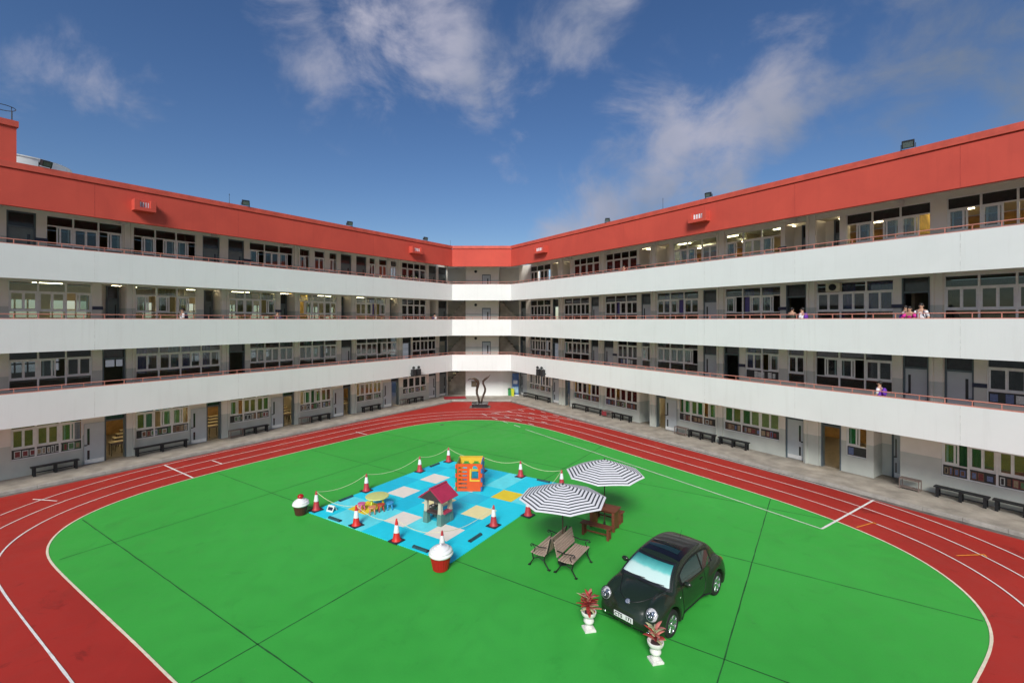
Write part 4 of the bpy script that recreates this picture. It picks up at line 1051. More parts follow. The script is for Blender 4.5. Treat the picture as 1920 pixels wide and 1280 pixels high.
for sx in (-1, 1):
    e = Vector((sx*(hw+.12), 0, ez-.02)); a = Vector((0, 0, az_)); d = (e-a); L_ = d.length; d.normalize(); n_ = Vector((0, 1, 0)).cross(d).normalized(); n_ = n_ if n_.z > 0 else -n_
    for i in range(3):
        for j, (y0, y1) in enumerate(((-hd-ov, -.16), (-.155, .17), (.175, hd+ov)) if i % 2 == 0 else ((-hd-ov, -.30), (-.295, .02), (.025, .32), (.325, hd+ov))):
            c = a+d*(L_*(i+.5)/3)+n_*(.012+.008*i)+Vector((0, (y0+y1)/2, 0))
            MB().obox(c, d*(L_/6+.012), Vector((0, (y1-y0)/2, 0)), n_*.014).build('roof_tile', PR, ph, bevel=.004)
    MB().obox(a+d*(L_/2)-n_*.01, d*L_/2, Vector((0, hd+ov-.01, 0)), n_*.01).build('roof_panel', PR, ph)
for yy in (-hd-.05, hd+.05):
    MB().extr([(-hw-.08, ez-.02), (hw+.08, ez-.02), (hw+.04, ez+.03), (0, az_-.03), (-hw-.04, ez+.03)], (0, yy, 0), (1, 0, 0), (0, 0, 1), (0, 1, 0), .04).build('gable', PB, ph)
MB().box(-.05, .05, -hd-ov-.01, hd+ov+.01, az_, az_+.05).build('ridge_cap', PR, ph, bevel=.01)

# ------------------------------------------------------------------ orange play cube
pc = empty('play_cube', (-1.90, 21.33, .024), R(-1), 'open orange, yellow, green and blue plastic play cube on the mat', 'play cube')
def panel(nm, m, holes, wd, ht, o, ux, th=.05):
    """board with real openings: cells between hole edges are filled"""
    xs = sorted({-wd/2, wd/2, *[h[0] for h in holes], *[h[1] for h in holes]}); zs = sorted({0, ht, *[h[2] for h in holes], *[h[3] for h in holes]})
    ux = Vector(ux); uz = Vector((0, 0, 1)); un = ux.cross(uz); mb = MB(); o = Vector(o)
    for x0, x1 in zip(xs, xs[1:]):
        for z0, z1 in zip(zs, zs[1:]):
            cx, cz = (x0+x1)/2, (z0+z1)/2
            if any(h[0] < cx < h[1] and h[2] < cz < h[3] for h in holes): continue
            mb.obox(o+ux*cx+uz*cz, ux*(x1-x0)/2, un*th/2, uz*(z1-z0)/2)
    ob = mb.build(nm, m, pc); 
    bm = bmesh.new(); bm.from_mesh(ob.data); bmesh.ops.remove_doubles(bm, verts=bm.verts, dist=1e-4)
    seen = {}
    for f in list(bm.faces):
        k = tuple(sorted(v.index for v in f.verts)); seen.setdefault(k, []).append(f)
    bmesh.ops.delete(bm, geom=[f for v in seen.values() if len(v) > 1 for f in v], context='FACES')
    bmesh.ops.recalc_face_normals(bm, faces=bm.faces); bm.to_mesh(ob.data); bm.free(); return ob
OR = mat('orange_plastic', (.72, .085, .01), .4, var=.06); YE = mat('yellow_plastic', (.78, .50, .04), .4, var=.06); GRN = mat('green_plastic', (.04, .28, .10), .4, var=.06); BL = mat('blue_plastic', (.03, .16, .42), .4, var=.06)
slots = [(-.46, -.08, .12+i*.175, .19+i*.175) for i in range(6)]
arch = [(.10+(.0 if i == 0 else .0), .42, .55, .98), (.14, .38, .98, 1.06), (.19, .33, 1.06, 1.11)]
panel('front_panel', OR, slots+arch, 1.04, 1.2, (0, -.55, .02), (1, 0, 0))
for z0 in slots: 
    pass
MB().box(.04, .10, -.60, -.577, .52, 1.0).box(.04, .48, -.60, -.577, .46, .52).build('window_frame', YE, pc)
panel('back_panel', YE, [(-.40, -.06, .62, .92), (-.34, -.12, .92, 1.0), (.02, .42, .08, .52), (-.42, -.08, .08, .52), (.06, .40, .62, .92), (.12, .34, .92, 1.0)], 1.04, 1.2, (0, .55, .02), (1, 0, 0))
panel('left_panel', GRN, [(-.3, .3, .3, .85)], 1.0, 1.2, (-.55, 0, .02), (0, 1, 0))
panel('right_panel', BL, [(-.25, .25, .25, .95)], 1.0, 1.2, (.55, 0, .02), (0, 1, 0))
for x in (-.565, .565):
    for y in (-.565, .565):
        for i in range(6): MB().tube([(x, y, .03+i*.2), (x, y, .20+i*.2)], .04, 10).build('hinge_knuckle', (OR if i % 2 else (GRN if x < 0 else BL)), pc, smooth=True, auto=40)
MB().box(-.54, .54, .50, .60, 1.221, 1.245).build('top_rim', YE, pc); 

# ------------------------------------------------------------------ cupcakes
CREAM = mat('white_glossy_icing', (.78, .78, .78), .35, var=.05)
def cupcake(loc, s, cm, label, cherry):
    r = empty('cupcake_stool', loc, 0, label, 'cupcake ornament'); r.scale = (s, s, s)
    n = 48; pr = [(.21, 0), (.24, .02), (.34, .50), (.335, .51)]
    vs = []; fs = []
    for (rr_, z) in pr:
        for j in range(n):
            a = 2*math.pi*j/n; k = rr_*(1+.022*(1 if j % 2 else -1)); vs.append((k*math.cos(a), k*math.sin(a), z))
    for i in range(3):
        for j in range(n): fs.append((i*n+j, i*n+(j+1) % n, (i+1)*n+(j+1) % n, (i+1)*n+j))
    fs.append(tuple(range(n))); fs.append(tuple(3*n+j for j in range(n)))
    MB().add(vs, fs).build('cup', cm, r)
    for i, (R0, z, h) in enumerate(((.395, .53, .085), (.37, .60, .08), (.30, .665, .07), (.21, .715, .06), (.12, .75, .045))):
        a0 = i*.9; mb = MB(); pts = []; N_ = 34
        vs = []; fs = []
        m_ = 8
        prof = [(R0*.2, -h*.8), (R0*.85, -h*.8), (R0*1.0, -h*.2), (R0*.98, h*.35), (R0*.8, h*.85), (R0*.01, h)]
        for k_, (a, z_) in enumerate(prof):
            for j in range(N_):
                t = 2*math.pi*j/N_; vs.append((a*math.cos(t)+.012*math.cos(a0), a*math.sin(t)+.012*math.sin(a0), z+z_+.018*math.sin(t+a0)))
        for k_ in range(len(prof)-1):
            for j in range(N_): fs.append((k_*N_+j, k_*N_+(j+1) % N_, (k_+1)*N_+(j+1) % N_, (k_+1)*N_+j))
        mb.add(vs, fs).build('icing_swirl', CREAM, r, smooth=True)
    if cherry: MB().ell((0, 0, .88), (.15, .15, .12)).build('cherry', mat('red_cherry', (.40, .01, .01), .2), r, smooth=True)
    else: MB().lathe([(.07, .76), (.045, .80), (.015, .83), (.002, .84)], 16).build('icing_tip', CREAM, r, smooth=True)
q = G(825, 1071); cupcake((q.x, q.y+.12, .004), .95, mat('crimson_cup', (.42, .008, .012), .4, var=.08), 'large cupcake ornament with white icing in a crimson cup', False)
q = G(561.5, 966); cupcake((q.x, q.y+.1, .004), .80, mat('brown_cup', (.075, .022, .016), .5, var=.1), 'cupcake ornament with a red cherry and white icing in a brown cup', True)

# ------------------------------------------------------------------ striped parasols
CW = mat('white_canopy_cloth', (.74, .75, .77), .8, var=.05); CK = mat('dark_canopy_stripe', (.028, .035, .045), .8, var=.15)
def parasol(loc, ztop, zrim, rad, rot, poleb, label):
    r = empty('parasol', loc, rot, label, 'parasol', 'striped parasols')
    n = 8; K = 23; vs = []; fs = []; mi = []; NS = 6
    for k in range(K+1):
        u = (k//2+(.60 if k % 2 else 0))/(K//2+.60); rr_ = .03+u*(rad-.03); z = ztop-(ztop-zrim)*(u**1.18)
        for j in range(n):
            for q_ in range(NS):
                f = q_/NS; a = 2*math.pi*j/n; b = 2*math.pi*(j+1)/n
                x = rr_*(math.cos(a)*(1-f)+math.cos(b)*f); y = rr_*(math.sin(a)*(1-f)+math.sin(b)*f)
                vs.append((x, y, z+.012*u*math.sin(math.pi*f)))
    m_ = n*NS
    mb = MB()
    for k in range(K):
        for j in range(m_): mb_f = (k*m_+j, k*m_+(j+1) % m_, (k+1)*m_+(j+1) % m_, (k+1)*m_+j); fs.append(mb_f); mi.append(0 if (k % 2 == 0) else 1)
    mb.v = vs; mb.f = [list(f) for f in fs]; mb.m = mi
    o = mb.build('canopy', [CW, CK], r); sd_ = o.modifiers.new('thick', 'SOLIDIFY'); sd_.thickness = .006; sd_.offset = -1
    for j in range(n):
        a = 2*math.pi*j/n; MB().tube([(.05*math.cos(a), .05*math.sin(a), ztop-.05), (.96*rad*math.cos(a), .96*rad*math.sin(a), zrim-.005)], .009, 6).build('rib', M['black_metal'], r)
    MB().lathe([(.021, poleb), (.021, ztop+.02)], 12).build('pole', mat('brown_metal_pole', (.07, .03, .025), .4) if 'brown_metal_pole' not in bpy.data.materials else bpy.data.materials['brown_metal_pole'], r, smooth=True, auto=40)
    MB().lathe([(.035, ztop-.01), (.03, ztop+.03), (.012, ztop+.07), (.002, ztop+.08)], 12).build('finial', M['black_metal'], r, smooth=True)
    MB().lathe([(.16, 0), (.16, .03), (.05, .07), (.035, .2)], 20).build('base', M['black_metal'], r, smooth=True, auto=40)
    return r
TB = Vector((3.40, 17.25, 0)); PB1 = Vector((1.59, 14.7, 0))
parasol((PB1.x, PB1.y, .006), 2.44, 2.02, 1.38, R(3), .03, 'front parasol with black and white rings between the two park benches')
parasol((TB.x, TB.y, .006), 2.46, 1.97, 1.43, R(-20), .03, 'rear parasol with black and white rings above the brown picnic table')

# ------------------------------------------------------------------ back-to-back park benches
SLAT = mat('weathered_pinkish_slat', (.40, .29, .24), .7, var=.25, scale=4, stretch=(.6, 9, 9)); IRON = mat('black_cast_iron', (.012, .012, .014), .4, var=.2)
def park_bench(loc, rz, label):
    """length along local x, sitter faces local -y"""
    r = empty('park_bench', loc, rz, label, 'park bench', 'back-to-back park benches'); L_ = 1.24
    for i in range(6):
        y = -.25+i*.083; z = .44-.02*math.sin(i/5*math.pi)-.012*i/5
        MB().box(-L_/2, L_/2, y-.034, y+.034, z-.014, z+.014).build('seat_slat', SLAT, r, bevel=.004)
    for i in range(6):
        z = .52+i*.076; y = .23+(z-.46)*.24; n_ = Vector((0, -.97, .23)).normalized(); u_ = Vector((0, .23, .97)).normalized()
        MB().obox((0, y, z), (L_/2, 0, 0), n_*.012, u_*.032).build('back_slat', SLAT, r, bevel=.004)
    for sx in (-1, 1):
        x = sx*(L_/2-.06)
        mb = MB()
        mb.tube([(x, -.26, .415), (x, 0, .40), (x, .20, .41), (x, .27, .5), (x, .38, .97)], [.02, .022, .022, .02, .016], 8)
        mb.tube([(x, -.36, 0), (x, -.30, .10), (x, -.22, .22), (x, -.25, .34), (x, -.28, .42)], [.024, .018, .022, .02, .018], 8)
        mb.tube([(x, .32, 0), (x, .25, .1), (x, .16, .22), (x, .17, .34), (x, .20, .42)], [.024, .018, .022, .02, .018], 8)
        mb.tube([(x, -.23, .24), (x, -.03, .31), (x, .16, .24)], .013, 6)
        mb.box(x-.035, x+.035, -.40, -.32, 0, .025).box(x-.035, x+.035, .28, .37, 0, .025)
        mb.build('end_frame', IRON, r, smooth=True, auto=50)
        MB().tube([(x, .33, .66), (x, .2, .66), (x, .0, .63), (x, -.2, .66), (x, -.29, .67), (x, -.33, .62), (x, -.29, .59), (x, -.27, .62)], .016, 8).tube([(x, -.24, .65), (x, -.16, .56), (x, -.22, .42)], .013, 6).build('armrest', IRON, r, smooth=True)
    return r
rb = math.atan2(am.y, am.x)
park_bench((1.88, 14.45, .006), rb+0, 'slatted park bench facing the car, black iron arms, in front of its twin')
park_bench((1.26-bmv.x*.13, 14.82-bmv.y*.13, .006), rb+math.pi, 'slatted park bench facing the red cupcake, backed against its twin')

# ------------------------------------------------------------------ picnic table and benches
WD = mat('reddish_brown_wood', (.16, .042, .022), .55, var=.4, scale=3, stretch=(1, 10, 10))
def plank_top(nm, r, L_, Wd, z, n, th=.035):
    for i in range(n):
        y = -Wd/2+Wd*(i+.5)/n; MB().box(-L_/2, L_/2, y-Wd/n/2+.004, y+Wd/n/2-.004, z-th, z).build('plank', WD, r, bevel=.004)
rb2 = math.atan2(bmv.y, bmv.x)
pt = empty('picnic_table', (TB.x, TB.y, .006), rb2, 'reddish brown wooden table pierced by the rear parasol pole', 'table')
plank_top('t', pt, 1.05, .62, .75, 5)
for x in (-.42, .42):
    for y in (-.22, .22): MB().box(x-.05, x+.05, y-.05, y+.05, 0, .714).build('leg', WD, pt, bevel=.005)
    MB().box(x-.04, x+.04, -.168, .168, .08, .70).build('end_board', WD, pt)
MB().box(-.368, .368, -.2, -.17, .62, .71).box(-.368, .368, .17, .2, .62, .71).build('apron', WD, pt)
def wbench(off, label):
    p = TB+off; r = empty('picnic_bench', (p.x, p.y, .006), rb2, label, 'bench', 'wooden benches of the picnic table')
    plank_top('t', r, 1.12, .30, .43, 3)
    for x in (-.46, .46):
        for y in (-.09, .09): MB().box(x-.04, x+.04, y-.04, y+.04, 0, .394).build('leg', WD, r, bevel=.004)
        MB().box(x-.02, x+.02, -.048, .048, .3, .39).build('brace', WD, r)
    MB().box(-.418, .418, -.012, .012, .12, .17).build('stretcher', WD, r)
wbench(-am*.88+bmv*.04, 'reddish brown wooden bench on the near side of the picnic table'); wbench(am*.64-bmv*.06, 'reddish brown wooden bench on the far side of the picnic table')

# ------------------------------------------------------------------ urns with bromeliads
URN = mat('white_plaster_urn', (.72, .71, .66), .55, var=.12, scale=9)
LEAFM = [mat('red_leaf', (.42, .05, .04), .5, var=.3, scale=12), mat('pink_leaf', (.60, .20, .16), .5, var=.3, scale=12), mat('cream_green_leaf', (.50, .52, .28), .5, var=.3, scale=12), mat('dark_red_leaf', (.20, .02, .02), .5, var=.3)]
def urn(loc, s, label):
    r = empty('flower_urn', loc, R(12), label, 'urn', 'white pedestal urns beside the car'); r.scale = (s, s, s)
    MB().box(-.14, .14, -.14, .14, 0, .045).box(-.12, .12, -.12, .12, .045, .06).build('plinth', URN, r, bevel=.006)
    MB().lathe([(.10, .06), (.11, .085), (.05, .12), (.045, .15), (.10, .17), (.128, .21), (.125, .25), (.09, .285), (.075, .30), (.12, .33), (.165, .37), (.185, .42), (.185, .455), (.165, .465), (.15, .45), (.13, .40)], 28).build('bowl', URN, r, smooth=True, auto=50)
def plant(loc, s, n, h, spread, mats, label, seed):
    rg = random.Random(seed); r = empty('bromeliad', loc, 0, label, 'potted plant', 'red-leaved plants in the white urns'); r.scale = (s, s, s)
    MB().lathe([(.12, -.04), (.11, -.005), (.01, 0)], 14).build('soil', PB, r)
    MB().tube([(0, 0, -.02), (.01, 0, h*.35), (0, .01, h*.62)], [.018, .012, .006], 6).build('stem', LEAFM[3], r)
    for i in range(n):
        a = i*2.399+rg.uniform(-.3, .3); u = i/n; L_ = rg.uniform(.21, .33)*(1.2-.3*u); wd = rg.uniform(.034, .058); z0 = u*h*.6; el = R(15+60*u+rg.uniform(-10, 12))
        d = Vector((math.cos(a), math.sin(a), 0)); sd_ = Vector((-d.y, d.x, 0)); vs = []; K = 7
        for k in range(K+1):
            t = k/K; bend = el-t*t*R(55); c = d*(L_*t*math.cos(bend*.9)*spread)+Vector((0, 0, z0+L_*t*math.sin(el)-t*t*L_*.30)); ww = wd*math.sin(math.pi*min(1, (t*.85+.12)))**.8*(1 if k < K else .1)
            vs += [c-sd_*ww+Vector((0, 0, ww*.35)), c, c+sd_*ww+Vector((0, 0, ww*.35))]
        fs = []
        for k in range(K): fs += [(3*k, 3*k+1, 3*k+4, 3*k+3), (3*k+1, 3*k+2, 3*k+5, 3*k+4)]
        o = MB().add(vs, fs).build('leaf', LEAFM[rg.choice(mats)], r, smooth=True); so = o.modifiers.new('t', 'SOLIDIFY'); so.thickness = .003
q = G(1104, 1180); urn((q.x, q.y, .006), 1.0, 'white pedestal urn in front of the car, left of the number plate'); plant((q.x, q.y, .455), .88, 42, .62, 1.1, (0, 0, 1, 0, 3, 2, 1), 'bushy red and pink leafed plant in the left urn', 4)
q = G(1229, 1239); urn((q.x, q.y, .006), .98, 'white pedestal urn nearest the camera, by the car front wheel'); plant((q.x, q.y, .445), .88, 19, .50, 1.0, (1, 2, 0, 3, 1, 2), 'sparse pink and cream leafed plant in the nearest urn', 9)

# ------------------------------------------------------------------ school desks seen through the open classroom doors
DT = mat('pale_wood_desktop', (.52, .42, .24), .5, var=.2, scale=5)
dk = None
LBL = ('nearest the door', 'in the second row', 'in the third row', 'at the back')
ROOM = (('first', 214), ('second', 400), ('third', 541), ('fourth', 650))
for rn, px in ROOM:
    s_ = s_of('L', px, WL.corr)
    for i in range(4):
        if dk is None:
            dk = empty('school_desk'); MB().box(-.32, .32, -.22, .22, .70, .735).build('desktop', DT, dk, bevel=.005)
            MB().box(-.28, .28, -.18, .18, .58, .685).build('tray', M['rack'], dk)
            for x in (-.28, .28):
                for y in (-.18, .18): MB().box(x-.014, x+.014, y-.014, y+.014, 0, .698).build('leg', M['black_metal'], dk)
            o = dk
        else: o = copy_tree(dk)
        p_ = wp('L', s_-.35-.55*i*.8, WL.corr+.9+i*1.05, .135); o.location = p_; o.rotation_euler = (0, 0, WL.ang)
        tag(o, 'pale desk %s, seen through the %s open door on the left' % (LBL[i], rn), 'desk', 'desks in the ground-floor classrooms')

# small round floor drain in the court
q = G(829, 796); fd = empty('floor_drain', (q.x, q.y, .004), 0, 'small dark round floor drain near the far edge of the green court', 'drain')
MB().lathe([(.11, 0), (.11, .006), (.09, .009), (.001, .009)], 20).build('drain_cover', M['black_metal'], fd)
MB().lathe([(.15, 0), (.15, .004), (.111, .004)], 20, cap=False).build('drain_rim', M['gutter'], fd)

# scuff marks and worn paint left on the court by feet and furniture
SC = mat('pale_scuff_on_paint', (.11, .36, .11), .75, var=.35, scale=18, world=True); SD_ = mat('dark_scuff_on_paint', (.022, .17, .03), .7, var=.4, scale=18, world=True)
rs = random.Random(21); sm1 = MB(); sm2 = MB()
def streak(mb, x, y, a, L_, w_, z):
    d = Vector((math.cos(a), math.sin(a), 0)); n_ = Vector((-d.y, d.x, 0)); k = 6; b = len(mb.v); bend = rs.uniform(-.25, .25)
    for i in range(k+1):
        t = i/k; c = Vector((x, y, z))+d*(L_*(t-.5))+n_*(bend*L_*(t-.5)**2); ww = w_*math.sin(math.pi*min(.98, max(.02, t)))*rs.uniform(.5, 1)
        mb.v += [tuple(c+n_*ww), tuple(c-n_*ww)]
    for i in range(k): mb.f.append([b+2*i, b+2*i+1, b+2*i+3, b+2*i+2]); mb.m.append(0)
for i in range(150):
    p_ = Vector((rs.uniform(-15, 13), rs.uniform(8, 34), 0))
    if not inside(p_): continue
    streak(sm1 if i % 3 else sm2, p_.x, p_.y, rs.uniform(0, 3.14), rs.uniform(.05, .28), rs.uniform(.003, .010), .0062 if i % 3 else .0068)
for mb_, m_ in ((sm1, SC), (sm2, SD_)): mb_.build('scuff_marks', m_, grn, kind='stuff')

# ------------------------------------------------------------------ car: body grown from a smooth solid
def superell(P, c, r, e=2.0, ey=None):
    ex = e if isinstance(e, tuple) else (e, e, e)
    q = sum((np.abs(P[i]-c[i])/r[i])**ex[i] for i in range(3))
    m = np.mean(ex); return (np.maximum(q, 1e-9)**(1/m)-1)*min(r)*.9
def smin(a, b, k):
    h = np.clip(.5+.5*(b-a)/k, 0, 1); return b*(1-h)+a*h-k*h*(1-h)
def smax(a, b, k): return -smin(-a, -b, k)
def car_sdf(X, Y, Z):
    P = (X, Y, Z); AY = np.abs(Y); Q = (X, AY, Z)
    d = superell(P, (0, 0, .52), (1.98, .80, .42), (3.2, 5, 2.8))
    d = smin(d, superell(P, (.86, 0, .50), (1.17, .72, .47), (2.5, 3.0, 2.1)), .05)         # bonnet
    d = smin(d, superell(P, (-1.25, 0, .48), (.78, .72, .56), (2.5, 2.8, 2.2)), .08)          # tail
    prof_ = ((np.maximum((np.abs(X+.30)/1.62)**2.2+(np.maximum(Z-.44, 0)/np.maximum(1.09-.10*Y*Y, .5))**2.1, 1e-9))**(1/2.15)-1)*.95
    yw = .795-.42*np.maximum(Z-.88, 0)**1.05-.13*np.maximum(-X-.45, 0)**1.6-.05*np.maximum(X-.9, 0)
    cab = smax(smax(prof_, (AY-yw)*.93, .11), .40-Z, .02)
    d = smin(d, cab, .02)
    d = smin(d, superell(Q, (1.25, .615, .40), (.74, .27, .55), (2.3, 2.4, 2.2)), .035)      # front wings
    d = smin(d, superell(Q, (-1.27, .615, .42), (.74, .275, .56), (2.3, 2.4, 2.2)), .035)     # rear wings
    d = smin(d, superell(P, (1.60, 0, .42), (.46, .80, .19), (3, 3.4, 2.4)), .03)             # front bumper
    d = smin(d, superell(P, (-1.62, 0, .42), (.42, .80, .18), (3, 3.4, 2.4)), .03)
    d = smax(d, .19-Z, .03)
    for wx in (1.255, -1.255):
        wl_ = np.maximum(np.sqrt((X-wx)**2+(Z-.32)**2)-.385, .52-AY); d = smax(d, -wl_, .015)
    return d
def surface_net(f, lo, hi, h):
    n = [int((b-a)/h)+1 for a, b in zip(lo, hi)]; ax = [lo[i]+h*np.arange(n[i]) for i in range(3)]
    X, Y, Z = np.meshgrid(*ax, indexing='ij'); D = f(X, Y, Z); S_ = D < 0
    C8 = [(i, j, k) for i in (0, 1) for j in (0, 1) for k in (0, 1)]
    sh = tuple(m-1 for m in n); cnt = np.zeros(sh); acc_ = np.zeros(sh+(3,))
    sl = lambda c: tuple(slice(c[i], n[i]-1+c[i]) for i in range(3))
    for a in C8:
        for ax_i in range(3):
            if a[ax_i]: continue
            b = list(a); b[ax_i] = 1; b = tuple(b); da_, db_ = D[sl(a)], D[sl(b)]; cr = (da_ < 0) != (db_ < 0)
            t = np.where(cr, da_/np.where(cr, da_-db_, 1), 0); cnt += cr
            for q_ in range(3): acc_[..., q_] += np.where(cr, a[q_]+(t if q_ == ax_i else 0), 0)
    act = cnt > 0; idx = -np.ones(sh, int); idx[act] = np.arange(act.sum())
    I = np.argwhere(act); V = (I+acc_[act]/cnt[act][:, None])*h+np.array(lo); Fs = []
    for ax_i in range(3):
        u, v = [(1, 2), (2, 0), (0, 1)][ax_i]
        a = [slice(1, n[i]-1) for i in range(3)]; a[ax_i] = slice(0, n[ax_i]-1); b = list(a); b[ax_i] = slice(1, n[ax_i])
        s0, s1 = S_[tuple(a)], S_[tuple(b)]; E = np.argwhere(s0 != s1); flip = s0[tuple(E.T)]
        off = np.array([0 if i == ax_i else 1 for i in range(3)]); E = E+off
        du = np.zeros(3, int); dv_ = np.zeros(3, int); du[u] = 1; dv_[v] = 1
        q_ = [idx[tuple((E-x).T)] for x in (0*du, du, du+dv_, dv_)]
        Q_ = np.stack(q_, 1); Q_[~flip] = Q_[~flip][:, ::-1]; Fs.append(Q_)
    Fq = np.concatenate(Fs); Fq = Fq[(Fq >= 0).all(1)]
    return V, Fq
def sdf1(p): return float(car_sdf(np.array(p[0]), np.array(p[1]), np.array(p[2])))
def grad(p):
    e = .004; g_ = Vector([sdf1([p[j]+(e if i == j else 0) for j in range(3)])-sdf1([p[j]-(e if i == j else 0) for j in range(3)]) for i in range(3)])
    return g_.normalized()
def hit(p, d, off=0.0):
    """march from outside onto the body"""
    p = Vector(p); d = Vector(d).normalized(); prev = p.copy()
    for _ in range(400):
        if sdf1(p) < 0: break
        prev = p.copy(); p = p+d*.02
    a, b = prev, p
    for _ in range(12):
        m = (a+b)/2
        if sdf1(m) < 0: b = m
        else: a = m
    return a+grad(a)*off
car = empty('parked_car', (0, 0, 0), 0, 'matt dark olive rounded two-door car with a pale sunshade in its windscreen', 'car')
hd_ = Vector((-.725, -.689, 0)).normalized(); lf = Vector((-hd_.y, hd_.x, 0))
fw = Vector((3.86, 11.24, 0))+(-lf if lf.x > 0 else lf)*.84
side = lf if lf.x > 0 else -lf
org = fw-hd_*1.255
car.location = (org.x, org.y, .006); car.rotation_euler = (0, 0, math.atan2(hd_.y, hd_.x))
NEAR = 1 if side.dot(lf) > 0 else -1     # local y sign of the side the camera sees
CARM = mat('matt_dark_olive_car_paint', (.014, .024, .013), .24, metal=.0, var=.06, scale=2, coat=.2)
CBLK = mat('satin_black_roof', (.005, .006, .010), .28, var=.1, coat=.3)
CTRIM = mat('black_rubber_trim', (.006, .006, .007), .5); CHR = mat('polished_chrome', (.72, .73, .75), .12, metal=1, var=.05)
V, Fq = surface_net(car_sdf, (-2.16, -1.0, .12), (2.20, 1.0, 1.62), .024)
me = bpy.data.meshes.new('body'); me.from_pydata(V.tolist(), [], Fq.tolist()); me.materials.append(CARM)
me.polygons.foreach_set('use_smooth', [True]*len(me.polygons))
body = bpy.data.objects.new('body', me); COL.objects.link(body); body.parent = car
sm_ = body.modifiers.new('smooth', 'SMOOTH'); sm_.factor = .5; sm_.iterations = 3
def hits(pts, d, off=0.0):
    """hit() for many points at once"""
    P_ = np.array([tuple(p) for p in pts], float); d = np.array(Vector(d).normalized()); f = lambda q: car_sdf(q[:, 0], q[:, 1], q[:, 2])
    prev = P_.copy(); cur = P_.copy(); done = f(cur) < 0
    for _ in range(300):
        if done.all(): break
        prev[~done] = cur[~done]; cur[~done] += d*.02; done |= f(cur) < 0
    a_, b_ = prev, cur
    for _ in range(12):
        m_ = (a_+b_)/2; i_ = f(m_) < 0; b_ = np.where(i_[:, None], m_, b_); a_ = np.where(i_[:, None], a_, m_)
    g_ = np.zeros_like(a_); e = .004
    for k in range(3):
        h_ = np.zeros(3); h_[k] = e; g_[:, k] = f(a_+h_)-f(a_-h_)
    g_ /= np.maximum(np.linalg.norm(g_, axis=1), 1e-9)[:, None]
    return [Vector(q) for q in a_+g_*off]
def patch(nm, fn, nu, nv, dirn, off, m, start=None, thick=0):
    vs = hits([fn(i/nu, j/nv) for i in range(nu+1) for j in range(nv+1)], dirn, off)
    fs = [(i*(nv+1)+j, (i+1)*(nv+1)+j, (i+1)*(nv+1)+j+1, i*(nv+1)+j+1) for i in range(nu) for j in range(nv)]
    return MB().add(vs, fs).build(nm, m, car, smooth=True)
def smat(name, stops, rough=.35):
    m, t, b = new_mat(name); tcn = t.nodes.new('ShaderNodeTexCoord'); sp = t.nodes.new('ShaderNodeSeparateXYZ'); t.links.new(tcn.outputs['Object'], sp.inputs[0])
    n = N(t, 'ShaderNodeTexNoise', Scale=6.0, Detail=3.0); t.links.new(tcn.outputs['Object'], n.inputs[0])
    ad = N(t, 'ShaderNodeMath', operation='MULTIPLY_ADD'); t.links.new(n.outputs[0], ad.inputs[0]); ad.inputs[1].default_value = .05; t.links.new(sp.outputs[2], ad.inputs[2])
    m3 = N(t, 'ShaderNodeMapRange'); m3.inputs[1].default_value = 1.0; m3.inputs[2].default_value = 1.39; t.links.new(ad.outputs[0], m3.inputs[0])
    t.links.new(ramp(t, m3.outputs[0], stops), b.inputs['Base Color']); b.inputs['Roughness'].default_value = rough; return m
SHADE = smat('folding_sunshade', [(.0, (.66, .76, .74)), (.58, (.62, .76, .74)), (.68, (.20, .60, .58)), (1.0, (.04, .33, .34))])
# the ramp works on 0..1, so windscreen height is mapped through a scaled copy
for nd_ in SHADE.node_tree.nodes:
    if nd_.type == 'MATH': pass
CG = glassmat('car_glass', (.92, .96, .96), .02, .02)
DG, _t, _b = new_mat('dark_tinted_glass'); _b.inputs['Base Color'].default_value = (.012, .03, .028, 1); _b.inputs['Roughness'].default_value = .06; _b.inputs['Coat Weight'].default_value = .6
wsz = lambda v: .975+v*.40
wsy = lambda u, v: (u-.5)*2*(.70-.155*v)
patch('windscreen_seal', lambda u, v: (2.6, wsy(u, v)*1.04, .962+v*.428), 24, 12, (-1, 0, 0), .003, CTRIM)
shd = patch('sunshade', lambda u, v: (2.6, wsy(u, v)*.93, 1.015+v*.34), 24, 12, (-1, 0, 0), .007, SHADE)
patch('windscreen', lambda u, v: (2.6, wsy(u, v)*.985, wsz(v)), 24, 12, (-1, 0, 0), .014, CG)
